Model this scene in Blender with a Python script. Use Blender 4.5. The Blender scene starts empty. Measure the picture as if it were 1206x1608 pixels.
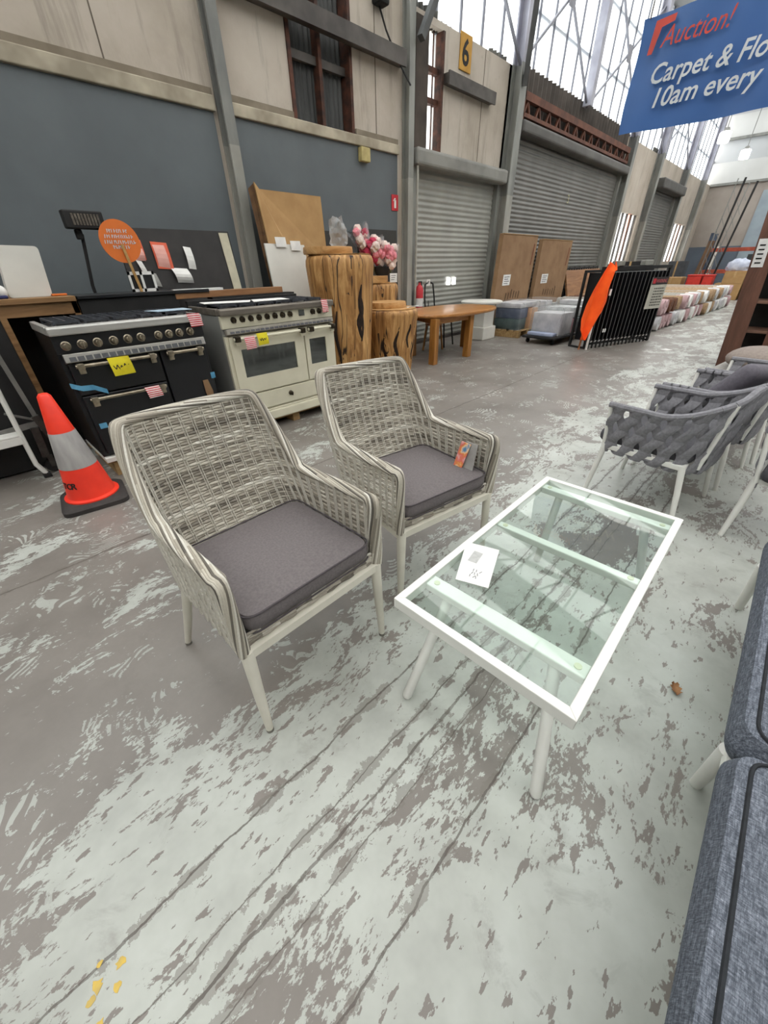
import bpy, bmesh, math, random
from mathutils import Vector, Matrix, Euler
PI = math.pi
R = math.radians
SC = bpy.context.scene
COL = SC.collection

# ------------------------------------------------------------------ camera
cd = bpy.data.cameras.new('camera')
cam = bpy.data.objects.new('camera', cd)
COL.objects.link(cam)
cd.sensor_fit = 'VERTICAL'
cd.sensor_height = 36.0
cd.lens = 595.0 / 1608.0 * 36.0
cd.clip_start = 0.05
cd.clip_end = 300
right = Vector((0.693, -0.721, -0.020)).normalized()
fwd = Vector((0.597, 0.589, -0.545)).normalized()
right = (right - fwd * right.dot(fwd)).normalized()
up = right.cross(fwd).normalized()
M = Matrix(((right.x, up.x, -fwd.x, 0), (right.y, up.y, -fwd.y, 0), (right.z, up.z, -fwd.z, 1.4), (0, 0, 0, 1)))
cam.matrix_world = M
SC.camera = cam

# ------------------------------------------------------------------ world, light, exposure
w = bpy.data.worlds.new('overcast')
SC.world = w
w.use_nodes = True
wn = w.node_tree.nodes['Background']
wn.inputs[0].default_value = (1.0, 0.985, 0.955, 1)
wn.inputs[1].default_value = 3.2
SC.view_settings.view_transform = 'Standard'
SC.view_settings.look = 'None'
SC.view_settings.gamma = 1
SC.view_settings.use_curve_mapping = False
SC.view_settings.exposure = 0.47


# ------------------------------------------------------------------ materials
def nt(name):
    m = bpy.data.materials.new(name)
    m.use_nodes = True
    t = m.node_tree
    return m, t, t.nodes, t.links, t.nodes['Principled BSDF']


def hexc(h):
    h = h.lstrip('#')
    v = [int(h[i:i + 2], 16) / 255 for i in (0, 2, 4)]
    return tuple(((c / 12.92) if c <= .04045 else ((c + .055) / 1.055) ** 2.4) for c in v)


def rgba(c):
    if isinstance(c, str):
        c = hexc(c)
    return (c[0], c[1], c[2], 1)


def coords(n, l, stretch=(1, 1, 1), kind='Object'):
    tc = n.new('ShaderNodeTexCoord')
    mp = n.new('ShaderNodeMapping')
    mp.inputs['Scale'].default_value = stretch
    l.new(tc.outputs[kind], mp.inputs[0])
    return mp.outputs[0]


def noise(n, l, vec, scale, detail=3, rough=.5, dist=0):
    t = n.new('ShaderNodeTexNoise')
    t.inputs['Scale'].default_value = scale
    t.inputs['Detail'].default_value = detail
    t.inputs['Roughness'].default_value = rough
    t.inputs['Distortion'].default_value = dist
    l.new(vec, t.inputs['Vector'])
    return t.outputs[0]


def ramp(n, l, fac, stops):
    r = n.new('ShaderNodeValToRGB')
    e = r.color_ramp.elements
    e[0].position, e[0].color = stops[0][0], rgba(stops[0][1])
    e[1].position, e[1].color = stops[-1][0], rgba(stops[-1][1])
    for p, c in stops[1:-1]:
        x = e.new(p)
        x.color = rgba(c)
    l.new(fac, r.inputs[0])
    return r.outputs[0]


def mix(n, l, fac, a, b):
    x = n.new('ShaderNodeMix')
    x.data_type = 'RGBA'
    for s, v in ((0, fac), (6, a), (7, b)):
        if hasattr(v, 'is_linked'):
            l.new(v, x.inputs[s])
        elif s == 0:
            x.inputs[0].default_value = v
        else:
            x.inputs[s].default_value = rgba(v)
    return x.outputs[2]


def math_(n, l, op, a, b=None, c=None, clamp=False):
    x = n.new('ShaderNodeMath')
    x.operation = op
    x.use_clamp = clamp
    for i, v in enumerate((a, b, c)):
        if v is None:
            continue
        if hasattr(v, 'is_linked'):
            l.new(v, x.inputs[i])
        else:
            x.inputs[i].default_value = v
    return x.outputs[0]


def bump(n, l, p, h, strength=.3, dist=.01):
    b = n.new('ShaderNodeBump')
    b.inputs['Strength'].default_value = strength
    b.inputs['Distance'].default_value = dist
    l.new(h, b.inputs['Height'])
    l.new(b.outputs[0], p.inputs['Normal'])


MATS = {}


def pm(name, c1, c2=None, scale=8, rough=.6, metal=0, stretch=(1, 1, 1), bmp=0, detail=3, lo=.35, hi=.65, spec=.5, dist=0):
    """plain surface with gentle noise variation between two colours"""
    if name in MATS:
        return MATS[name]
    m, t, n, l, p = nt(name)
    if isinstance(c1, str):
        c1 = hexc(c1)
    if c2 is None:
        c2 = tuple(c * .86 for c in c1)
    v = coords(n, l, stretch)
    f = noise(n, l, v, scale, detail, .55, dist)
    l.new(ramp(n, l, f, [(lo, c2), (hi, c1)]), p.inputs['Base Color'])
    p.inputs['Roughness'].default_value = rough
    p.inputs['Metallic'].default_value = metal
    p.inputs['Specular IOR Level'].default_value = spec
    if bmp:
        bump(n, l, p, f, bmp, .004)
    MATS[name] = m
    return m


def emit(name, c, s):
    m, t, n, l, p = nt(name)
    p.inputs['Base Color'].default_value = rgba(c)
    p.inputs['Emission Color'].default_value = rgba(c)
    p.inputs['Emission Strength'].default_value = s
    return m


def pane_mat(name, tint, through, body='#e9eef0'):
    """translucent sheet: part clear, part milky"""
    m, t, n, l, p = nt(name)
    out = n['Material Output']
    tr = n.new('ShaderNodeBsdfTransparent')
    tr.inputs[0].default_value = rgba(tint)
    tl = n.new('ShaderNodeBsdfTranslucent')
    v = coords(n, l)
    l.new(ramp(n, l, noise(n, l, v, 1.2, 4), [(.3, body), (.7, '#f4f6f6')]), tl.inputs[0])
    mx = n.new('ShaderNodeMixShader')
    mx.inputs[0].default_value = through
    l.new(tl.outputs[0], mx.inputs[1])
    l.new(tr.outputs[0], mx.inputs[2])
    l.new(mx.outputs[0], out.inputs[0])
    return m


def glass_mat(name, tint):
    m, t, n, l, p = nt(name)
    out = n['Material Output']
    tr = n.new('ShaderNodeBsdfTransparent')
    tr.inputs[0].default_value = rgba(tint)
    gl = n.new('ShaderNodeBsdfGlossy')
    gl.inputs['Roughness'].default_value = .02
    lw = n.new('ShaderNodeLayerWeight')
    fr5 = math_(n, l, 'POWER', lw.outputs[1], 5)
    fr = math_(n, l, 'MULTIPLY_ADD', fr5, .9, .03)
    v = coords(n, l)
    k = math_(n, l, 'MULTIPLY_ADD', noise(n, l, v, 3, 2), .1, .9)
    mx = n.new('ShaderNodeMixShader')
    l.new(math_(n, l, 'MULTIPLY', fr, k), mx.inputs[0])
    l.new(tr.outputs[0], mx.inputs[1])
    l.new(gl.outputs[0], mx.inputs[2])
    l.new(mx.outputs[0], out.inputs[0])
    return m


def floor_mat():
    m, t, n, l, p = nt('worn_painted_concrete')
    tc = n.new('ShaderNodeTexCoord')
    P = tc.outputs['Object']
    sep = n.new('ShaderNodeSeparateXYZ')
    l.new(P, sep.inputs[0])
    X, Y = sep.outputs[0], sep.outputs[1]
    # concrete below the paint
    base = ramp(n, l, noise(n, l, P, 1.1, 5, .6), [(.3, '#6d6761'), (.5, '#7f7973'), (.72, '#8d8781')])
    base = mix(n, l, math_(n, l, 'MULTIPLY', noise(n, l, P, 45, 4, .7), .30), base, '#645f59')
    # paint
    paint = ramp(n, l, noise(n, l, P, 2.2, 5, .65), [(.3, '#989a93'), (.5, '#acafa8'), (.7, '#b9bdb7')])
    # how much paint is left: more on the seating side, less towards the cookers
    warpn = n.new('ShaderNodeTexNoise')
    warpn.inputs['Scale'].default_value = 1.6
    warpn.inputs['Detail'].default_value = 3
    l.new(P, warpn.inputs['Vector'])
    warp = n.new('ShaderNodeVectorMath')
    warp.operation = 'MULTIPLY_ADD'
    l.new(warpn.outputs['Color'], warp.inputs[0])
    warp.inputs[1].default_value = (.55, .55, 0)
    l.new(P, warp.inputs[2])
    W = warp.outputs[0]
    mp = n.new('ShaderNodeMapping')
    mp.inputs['Rotation'].default_value = (0, 0, R(28))
    mp.inputs['Scale'].default_value = (1.0, 2.1, 1)
    l.new(W, mp.inputs[0])
    big = noise(n, l, mp.outputs[0], 1.5, 8, .62, .3)
    fine = noise(n, l, mp.outputs[0], 8.5, 8, .72)
    ymap = n.new('ShaderNodeMapRange')
    ymap.interpolation_type = 'SMOOTHSTEP'
    ymap.inputs['From Min'].default_value = .45
    ymap.inputs['From Max'].default_value = 1.25
    ymap.inputs['To Min'].default_value = .115
    ymap.inputs['To Max'].default_value = -.085
    yw = math_(n, l, 'MULTIPLY_ADD', noise(n, l, P, 1.1, 4), 1.1, Y)
    yw = math_(n, l, 'SUBTRACT', yw, .55)
    l.new(math_(n, l, 'SUBTRACT', yw, math_(n, l, 'MULTIPLY', X, .10)), ymap.inputs[0])
    amt = math_(n, l, 'ADD', math_(n, l, 'MULTIPLY_ADD', fine, .55, big), ymap.outputs[0])
    pmask = n.new('ShaderNodeMapRange')
    pmask.inputs['From Min'].default_value = .765
    pmask.inputs['From Max'].default_value = .785
    # less paint survives down the aisle; a bare strip runs between the joints
    far = n.new('ShaderNodeMapRange')
    far.interpolation_type = 'SMOOTHSTEP'
    far.inputs['From Min'].default_value = 2.2
    far.inputs['From Max'].default_value = 6.0
    far.inputs['To Max'].default_value = .11
    l.new(X, far.inputs[0])
    strip = n.new('ShaderNodeMapRange')
    strip.interpolation_type = 'SMOOTHSTEP'
    strip.inputs['From Min'].default_value = .17
    strip.inputs['From Max'].default_value = .08
    strip.inputs['To Max'].default_value = .085
    l.new(math_(n, l, 'ABSOLUTE', math_(n, l, 'SUBTRACT', Y, .26)), strip.inputs[0])
    amt = math_(n, l, 'SUBTRACT', math_(n, l, 'SUBTRACT', amt, far.outputs[0]), strip.outputs[0])
    mp2 = n.new('ShaderNodeMapping')
    mp2.inputs['Rotation'].default_value = (0, 0, R(-38))
    mp2.inputs['Scale'].default_value = (1.0, 2.6, 1)
    l.new(P, mp2.inputs[0])
    flk = noise(n, l, mp2.outputs[0], 34, 4, .62)
    amt = math_(n, l, 'MULTIPLY_ADD', math_(n, l, 'SUBTRACT', flk, .5), .34, amt)
    chip = n.new('ShaderNodeMapRange')
    chip.inputs['From Min'].default_value = .60
    chip.inputs['From Max'].default_value = .64
    chip.inputs['To Max'].default_value = .30
    l.new(noise(n, l, mp2.outputs[0], 10.5, 5, .6), chip.inputs[0])
    amt = math_(n, l, 'SUBTRACT', amt, chip.outputs[0])
    blot = n.new('ShaderNodeMapRange')
    blot.inputs['From Min'].default_value = .57
    blot.inputs['From Max'].default_value = .66
    blot.inputs['To Max'].default_value = .16
    l.new(noise(n, l, W, 3.6, 6, .62), blot.inputs[0])
    amt = math_(n, l, 'SUBTRACT', amt, blot.outputs[0])
    l.new(amt, pmask.inputs[0])
    mask = pmask.outputs[0]
    # trowel swirls: rings round scattered centres
    vor = n.new('ShaderNodeTexVoronoi')
    vor.inputs['Scale'].default_value = 2.0
    wv = n.new('ShaderNodeMapping')
    l.new(W, wv.inputs[0])
    l.new(wv.outputs[0], vor.inputs['Vector'])
    rings = math_(n, l, 'SINE', math_(n, l, 'MULTIPLY', vor.outputs['Distance'], 130))
    rmask = math_(n, l, 'MULTIPLY', math_(n, l, 'GREATER_THAN', rings, .2), math_(n, l, 'GREATER_THAN', noise(n, l, P, 3.1, 6, .7), .56))
    rmask = math_(n, l, 'MULTIPLY', rmask, math_(n, l, 'GREATER_THAN', fine, .44))
    ysel = math_(n, l, 'GREATER_THAN', Y, .62)
    rmask = math_(n, l, 'MULTIPLY', rmask, ysel)
    mask = math_(n, l, 'MAXIMUM', mask, math_(n, l, 'MULTIPLY', rmask, .75))
    col = mix(n, l, mask, base, paint)
    # dirt where the paint is thin
    dirt = n.new('ShaderNodeMapRange')
    dirt.inputs['From Min'].default_value = .58
    dirt.inputs['From Max'].default_value = .72
    l.new(noise(n, l, P, 5.0, 6, .7, .5), dirt.inputs[0])
    col = mix(n, l, math_(n, l, 'MULTIPLY', dirt.outputs[0], .38), col, '#6d6760')
    # slab joints and cracks run with the hall
    wob = math_(n, l, 'MULTIPLY_ADD', noise(n, l, P, 5, 6, .62), .045, -.0225)
    yy = math_(n, l, 'ADD', Y, wob)
    lines = None
    hs = None
    for y0, sl, wd in ((.630, -.012, .0026), (.405, -.02, .0032), (.150, .0, .0026), (.475, -.016, .0016), (.335, -.01, .0012), (2.45, 0, .0035), (-1.2, 0, .0035)):
        d = math_(n, l, 'ABSOLUTE', math_(n, l, 'SUBTRACT', math_(n, l, 'MULTIPLY_ADD', X, -sl, yy), y0))
        wid = math_(n, l, 'MULTIPLY', wd * 2.6, noise(n, l, P, 3.3, 4))
        k = math_(n, l, 'LESS_THAN', d, wid)
        lines = k if lines is None else math_(n, l, 'MAXIMUM', lines, k)
        mr = n.new('ShaderNodeMapRange')
        mr.inputs['From Min'].default_value = .10
        mr.inputs['From Max'].default_value = .0
        l.new(d, mr.inputs[0])
        s = math_(n, l, 'MULTIPLY', mr.outputs[0], noise(n, l, P, 9, 6, .75))
        hs = s if hs is None else math_(n, l, 'MAXIMUM', hs, s)
    worn = math_(n, l, 'GREATER_THAN', hs, .45)
    col = mix(n, l, math_(n, l, 'MULTIPLY', worn, .6), col, '#6d6760')
    col = mix(n, l, math_(n, l, 'MULTIPLY', lines, math_(n, l, 'MULTIPLY_ADD', noise(n, l, P, 6, 3), .9, .25), clamp=True), col, '#463d36')
    l.new(col, p.inputs['Base Color'])
    rr = n.new('ShaderNodeMapRange')
    rr.inputs['To Min'].default_value = .30
    rr.inputs['To Max'].default_value = .52
    l.new(noise(n, l, P, 2.5, 5), rr.inputs[0])
    l.new(rr.outputs[0], p.inputs['Roughness'])
    h = math_(n, l, 'SUBTRACT', math_(n, l, 'MULTIPLY', mask, .25), lines)
    h = math_(n, l, 'MULTIPLY_ADD', noise(n, l, P, 60, 3), .12, h)
    bump(n, l, p, h, .35, .004)
    return m


def concrete_mat():
    m, t, n, l, p = nt('stained_wall_concrete')
    v = coords(n, l)
    a = ramp(n, l, noise(n, l, v, .9, 6, .6), [(.3, '#a19789'), (.5, '#b4aa9d'), (.7, '#bfb7ab')])
    v2 = coords(n, l, (2.5, 1, .25))
    st = n.new('ShaderNodeMapRange')
    st.inputs['From Min'].default_value = .54
    st.inputs['From Max'].default_value = .75
    l.new(noise(n, l, v2, 2.0, 6, .7), st.inputs[0])
    c = mix(n, l, math_(n, l, 'MULTIPLY', st.outputs[0], .7), a, '#6b6359')
    st2 = n.new('ShaderNodeMapRange')
    st2.inputs['From Min'].default_value = .62
    st2.inputs['From Max'].default_value = .7
    l.new(noise(n, l, v, 3.0, 8, .75), st2.inputs[0])
    c = mix(n, l, math_(n, l, 'MULTIPLY', st2.outputs[0], .35), c, '#847a6e')
    l.new(c, p.inputs['Base Color'])
    p.inputs['Roughness'].default_value = .85
    bump(n, l, p, noise(n, l, v, 25, 4), .25, .01)
    return m


def wood_mat(name, c1, c2, c3, axis='z', scale=3.0, rough=.55, crack=None):
    m, t, n, l, p = nt(name)
    s = {'x': (.12, 1, 1), 'y': (1, .12, 1), 'z': (1, 1, .12)}[axis]
    v = coords(n, l, s)
    f = noise(n, l, v, scale * 4, 6, .65, 1.2)
    c = ramp(n, l, f, [(.32, c3), (.48, c2), (.66, c1)])
    if crack:
        g = noise(n, l, coords(n, l, {'x': (.05, 1, 1), 'y': (1, .05, 1), 'z': (1, 1, .05)}[axis]), scale * 2.6, 2, .5, .8)
        k = n.new('ShaderNodeMapRange')
        k.inputs['From Min'].default_value = .018
        k.inputs['From Max'].default_value = .006
        l.new(math_(n, l, 'ABSOLUTE', math_(n, l, 'SUBTRACT', g, .5)), k.inputs[0])
        big = noise(n, l, coords(n, l), 3.0, 3)
        k2 = math_(n, l, 'MULTIPLY', k.outputs[0], math_(n, l, 'GREATER_THAN', big, .47))
        c = mix(n, l, k2, c, crack)
    l.new(c, p.inputs['Base Color'])
    p.inputs['Roughness'].default_value = rough
    bump(n, l, p, f, .2, .004)
    return m


def wicker_mat():
    m, t, n, l, p = nt('mixed_grey_rattan')
    at = n.new('ShaderNodeAttribute')
    at.attribute_name = 'shade'
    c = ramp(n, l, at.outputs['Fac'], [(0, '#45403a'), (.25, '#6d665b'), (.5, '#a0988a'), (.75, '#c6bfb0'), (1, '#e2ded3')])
    v = coords(n, l)
    c2 = mix(n, l, math_(n, l, 'MULTIPLY', noise(n, l, v, 160, 3), .35), c, '#6c665c')
    l.new(c2, p.inputs['Base Color'])
    p.inputs['Roughness'].default_value = .55
    return m


def heather_mat():
    m, t, n, l, p = nt('charcoal_heather_fabric')
    v = coords(n, l, (6, 1, 1))
    f = noise(n, l, v, 60, 6, .8)
    f2 = noise(n, l, coords(n, l, (1, 6, 6)), 40, 5, .8)
    s = math_(n, l, 'MULTIPLY_ADD', f2, .5, math_(n, l, 'MULTIPLY', f, .5))
    c = ramp(n, l, s, [(.36, '#33373d'), (.48, '#575c65'), (.56, '#777c86'), (.66, '#a2a7b0')])
    l.new(c, p.inputs['Base Color'])
    p.inputs['Roughness'].default_value = .95
    p.inputs['Specular IOR Level'].default_value = .15
    bump(n, l, p, s, .5, .003)
    return m


def stripe_mat(name, c1, c2, scale, axis=2, rough=.6):
    m, t, n, l, p = nt(name)
    v = coords(n, l)
    sp = n.new('ShaderNodeSeparateXYZ')
    l.new(v, sp.inputs[0])
    s = math_(n, l, 'SINE', math_(n, l, 'MULTIPLY', sp.outputs[axis], scale))
    s = math_(n, l, 'MULTIPLY_ADD', noise(n, l, v, 30, 3), 1.4, s)
    c = mix(n, l, math_(n, l, 'GREATER_THAN', s, .7), c1, c2)
    l.new(c, p.inputs['Base Color'])
    p.inputs['Roughness'].default_value = rough
    return m


FLOOR = floor_mat()
CONC = concrete_mat()
CREAMW = pm('cream_ledge_paint', '#b9b09c', '#8f8675', 3, .8, bmp=.2)
BLUEW = pm('slate_blue_wall_paint', '#5f6669', '#555b5e', 1.2, .55, detail=5)
STEEL = pm('grey_painted_steel', '#8d8e88', '#6b6c69', 2.5, .55, stretch=(1, 1, .4), detail=5)
DKSTEEL = pm('dark_rail_steel', '#55504b', '#37322f', 3, .6)
PALESTEEL = pm('pale_glazing_steel', '#a9a9b4', '#8b8b97', 2, .5)
RUST = pm('rusted_frame', '#5a3526', '#2e1d17', 9, .8)
RUSTBEAM = pm('red_oxide_beam', '#6d4331', '#4e2d21', 4, .75)
SHUT1 = pm('roller_shutter_light', '#9c9c94', '#8d8d86', 1.5, .45)
SHUT2 = pm('roller_shutter_dark', '#74736f', '#666561', 1.5, .45)
CORRUG = pm('dark_corrugated_sheet', '#4a4b4a', '#333433', 3, .6, stretch=(1, 1, .3))
PANE = pane_mat('clerestory_sheet', '#f4f8fb', .55)
PANER = pane_mat('skylight_sheet', '#ffffff', .55)
PANEPINK = pane_mat('window_sheet_pink', '#f0b9a6', .5, '#e4a896')
WHITEALU = pm('white_powder_coat', '#e4e4de', '#dddcd6', 6, .42)
CREAMALU = pm('cream_powder_coat', '#d9d5c8', '#d0ccbe', 6, .45)
GLASS = glass_mat('clear_table_glass', '#f6fbf9')
WICKER = wicker_mat()
CUSH = pm('taupe_grey_canvas', '#716b6b', '#676162', 120, .9, spec=.2, bmp=.15)
HEATHER = heather_mat()
PIPING = pm('dark_piping', '#23262b', '#191b1f', 50, .9)
ROPE = pm('mid_grey_strap', '#87868b', '#78777c', 70, .85, bmp=.2)
ROPEC = pm('dark_grey_cushion', '#4d4c51', '#444347', 60, .9, bmp=.2)
RED = pm('fluorescent_red_plastic', (.95, .05, .02), (.82, .035, .015), 6, .45)
SILVER = pm('reflective_grey_band', '#a9a6a3', '#908d8b', 14, .4, stretch=(1, 1, .25))
RUBBER = pm('black_rubber', '#3a3533', '#2b2827', 12, .75)
BLACK = pm('black_enamel', '#15161a', '#101114', 5, .35)
BLACKM = pm('matt_black', '#1c1b1b', '#121212', 6, .7)
CREAME = pm('cream_enamel', '#d4cfb9', '#cbc6b0', 4, .35)
INOX = pm('brushed_steel', '#b9b6b0', '#a19e98', 30, .32, 1, stretch=(.1, 1, 1))
INOXP = pm('pale_steel', '#c7c6c2', '#b4b3af', 20, .38, .6, stretch=(.1, 1, 1))
BRONZE = pm('bronze_knob', '#4d4437', '#332c23', 20, .35, .8)
NICKEL = pm('nickel_knob', '#b3a894', '#8d8372', 20, .3, .9)
OVENGLASS = pm('dark_oven_glass', '#5f6160', '#565857', 3, .05, .75, spec=.8)
IRON = pm('cast_iron', '#3a3d44', '#25272c', 25, .6)
WHITE = pm('white_laminate', '#dcdad2', '#d2d0c8', 3, .5)
PAPER = pm('white_paper', '#e6e5e1', '#d5d4d1', 10, .8)
YELLOW = pm('yellow_paper', '#e0d11f', '#cdbd18', 12, .7)
REDTAG = stripe_mat('red_striped_label', '#e9d9d6', '#c9343f', 420)
INK = pm('black_ink', '#1d1c1b', '#141313', 10, .8)
BLUETAPE = pm('blue_tape', '#5fa3c6', '#4889ad', 12, .5)
CARD = pm('brown_cardboard', '#ad8a5c', '#9f7c50', 4, .85, bmp=.1)
CARD2 = pm('tan_cardboard', '#8f7152', '#806245', 3, .85, bmp=.1)
CARDD = pm('dark_cardboard_edge', '#5d4226', '#4a331c', 12, .9)
STUMP = wood_mat('camphor_log_timber', '#cfa369', '#a67842', '#6e4825', 'z', 2.6, .6, '#2b190c')
STUMPTOP = wood_mat('sawn_log_top', '#d3ab78', '#c0925a', '#9d713d', 'x', 2.0, .5)
OAK = wood_mat('honey_oak', '#c18b52', '#a9733c', '#8a5a2b', 'x', 2.0, .3)
OAKZ = wood_mat('honey_oak_leg', '#b98345', '#9b6930', '#7c5022', 'z', 2.0, .4)
OAKBOARD = wood_mat('tan_board', '#a5784f', '#8d6340', '#77502f', 'x', 1.6, .5)
PINE = wood_mat('pallet_pine', '#b99b6c', '#9e8054', '#7e6340', 'x', 2.0, .8)
CABWOOD = wood_mat('cabinet_oak', '#96724a', '#7d5c38', '#634627', 'x', 2.0, .6)
DARKWOOD = wood_mat('dark_brown_board', '#6a4636', '#583829', '#43291d', 'z', 1.5, .45)
VEST = pm('fluorescent_orange_cloth', (1.0, .12, .005), (.9, .085, .003), 5, .85)
ORANGE = pm('orange_card', '#e2762c', '#d26a22', 4, .6)
ORSIGN = pm('orange_red_paper', '#df6a4d', '#d2583a', 5, .7)
PINKPAPER = pm('pink_paper', '#e2aba0', '#d4988d', 8, .7)
BANNER = pm('royal_blue_vinyl', '#35619f', '#2e5891', 1.5, .5)
BRED = pm('banner_red_print', '#c8412f', '#b23a2c', 5, .5)
BWHITE = pm('banner_white_print', '#cfd3d4', '#bcc1c4', 5, .5)
SIGNY = pm('ochre_sign', '#c0913a', '#a97d2d', 5, .7)
SIGNRED = pm('red_sign', '#c4303a', '#b0252f', 8, .6)
PLASTIC = pane_mat('shrink_wrap', '#ffffff', .88, '#eef0f2')
GREENG = pm('dark_green_goods', '#4a5a58', '#39484a', 8, .6)
WRAP = pm('white_wrapped_goods', '#c7c6c6', '#a9a8ac', 6, .5, detail=6)
PINKF = pm('pink_blossom', '#e59aa0', '#d9707f', 40, .8)
REDF = pm('crimson_blossom', '#c23557', '#a3233f', 40, .8)
WHITEF = pm('cream_blossom', '#eadbd0', '#dcc3ba', 40, .8)
GREEN = pm('leaf_green', '#6a7040', '#4d5330', 30, .8)
CARPETW = pm('pale_carpet_roll', '#a5a199', '#8a867e', 25, .95)
CARPETP = pm('pink_wrapped_roll', '#bb9fa0', '#a68486', 10, .6)
CARPETB = pm('brown_carpet_roll', '#6b4632', '#543524', 25, .95)
CARPETT = pm('tan_carpet_roll', '#a98e70', '#917859', 25, .95)
REDBOX = pm('bright_red_box', '#d2372b', '#bd2c22', 6, .5)
RACKOR = pm('orange_pallet_rack', '#b5533a', '#96412d', 6, .6)
ENDBLUE = pm('pale_blue_end_door', '#93a0a8', '#7e8b94', 1.0, .7)
ENDCREAM = pm('beige_end_wall', '#a59d95', '#948b83', .8, .85, detail=5)
ENDDARK = pm('blue_grey_end_dado', '#59636f', '#4c5561', 1.0, .7)
ENDWHITE = pm('white_end_cladding', '#c6c6c4', '#b2b4b6', .6, .7)
ROOFM = pm('grey_roof_sheet', '#8d8e8e', '#7a7b7c', 1.0, .7)
TAUPE = pm('taupe_cushion_cloth', '#8d8179', '#7f736c', 40, .9)
LEAF = pm('dry_brown_leaf', '#a87d55', '#8a6140', 40, .8)
YPAINT = pm('yellow_floor_paint', '#d3b14b', '#b79f5a', 30, .7)
WALLFAR = pm('pale_hall_wall', '#8c8b88', '#777673', .5, .8)


# ------------------------------------------------------------------ mesh helpers
def BM():
    return bmesh.new()


def xf(bm, vs, mat):
    bmesh.ops.transform(bm, matrix=mat, verts=vs)


def box(bm, x0, x1, y0, y1, z0, z1, bev=0, rot=None, seg=2):
    """axis-aligned box, optional bevel, optional rotation about its centre"""
    t = bmesh.new()
    bmesh.ops.create_cube(t, size=1)
    bmesh.ops.scale(t, vec=(abs(x1 - x0), abs(y1 - y0), abs(z1 - z0)), verts=t.verts)
    if bev:
        bmesh.ops.bevel(t, geom=list(t.edges), offset=bev, segments=seg, profile=.5, affect='EDGES')
    m = Matrix.Translation(((x0 + x1) / 2, (y0 + y1) / 2, (z0 + z1) / 2))
    if rot:
        m = m @ Euler(rot).to_matrix().to_4x4()
    bmesh.ops.transform(t, matrix=m, verts=t.verts)
    me = bpy.data.meshes.new('tmp')
    t.to_mesh(me)
    t.free()
    bm.from_mesh(me)
    bpy.data.meshes.remove(me)
    return bm


def tube(bm, pts, r, n=10, cap=True, closed=False):
    """swept round tube; r is one radius or one for each point"""
    pts = [Vector(p) for p in pts]
    N = len(pts)
    rs = r if isinstance(r, (list, tuple)) else [r] * N
    ref = None
    rings = []
    for i in range(N):
        a = pts[(i - 1) % N] if (closed or i > 0) else pts[i]
        b = pts[(i + 1) % N] if (closed or i < N - 1) else pts[i]
        d = (b - a)
        if d.length < 1e-9:
            d = Vector((0, 0, 1))
        d.normalize()
        if ref is None:
            ref = Vector((0, 0, 1)) if abs(d.z) < .9 else Vector((1, 0, 0))
        s = d.cross(ref).normalized()
        ref = s.cross(d).normalized()
        rings.append([bm.verts.new(pts[i] + rs[i] * (math.cos(2 * PI * k / n) * s + math.sin(2 * PI * k / n) * ref)) for k in range(n)])
    for i in range(N if closed else N - 1):
        A, B = rings[i], rings[(i + 1) % N]
        for k in range(n):
            bm.faces.new((A[k], A[(k + 1) % n], B[(k + 1) % n], B[k]))
    if cap and not closed:
        bm.faces.new(rings[0][::-1])
        bm.faces.new(rings[-1])
    return bm


def bar(bm, a, b, wx, wy, upv=(0, 0, 1)):
    """rectangular bar between two points"""
    a, b = Vector(a), Vector(b)
    d = (b - a).normalized()
    upv = Vector(upv)
    if abs(d.dot(upv)) > .97:
        upv = Vector((0, 1, 0))
    s = d.cross(upv).normalized()
    u = s.cross(d).normalized()
    v = []
    for p in (a, b):
        for i, j in ((-1, -1), (1, -1), (1, 1), (-1, 1)):
            v.append(bm.verts.new(p + s * i * wx / 2 + u * j * wy / 2))
    for f in ((3, 2, 1, 0), (4, 5, 6, 7), (0, 1, 5, 4), (1, 2, 6, 5), (2, 3, 7, 6), (3, 0, 4, 7)):
        bm.faces.new([v[k] for k in f])
    return bm


def lathe(bm, prof, n=32, c=(0, 0, 0), fn=None):
    """profile [(r,z)] turned round z; fn(angle, z) scales the radius"""
    c = Vector(c)
    rings = []
    for r, z in prof:
        if r < 1e-6:
            rings.append([bm.verts.new(c + Vector((0, 0, z)))])
        else:
            rings.append([bm.verts.new(c + Vector((math.cos(2 * PI * k / n), math.sin(2 * PI * k / n), 0)) * r * (fn(2 * PI * k / n, z) if fn else 1) + Vector((0, 0, z))) for k in range(n)])
    for A, B in zip(rings, rings[1:]):
        for k in range(n):
            a = A[k % len(A)]
            b = A[(k + 1) % n % len(A)]
            c_ = B[(k + 1) % n % len(B)]
            d = B[k % len(B)]
            q = []
            for v in (a, b, c_, d):
                if v not in q:
                    q.append(v)
            if len(q) > 2:
                try:
                    bm.faces.new(q)
                except ValueError:
                    pass
    return bm


def poly(bm, pts, thick=(0, 0, 0)):
    """flat polygon given thickness along a vector"""
    t = Vector(thick)
    a = [bm.verts.new(Vector(p)) for p in pts]
    b = [bm.verts.new(Vector(p) + t) for p in pts]
    n = len(pts)
    bm.faces.new(a[::-1])
    bm.faces.new(b)
    for i in range(n):
        bm.faces.new((a[i], a[(i + 1) % n], b[(i + 1) % n], b[i]))
    return bm


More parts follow.
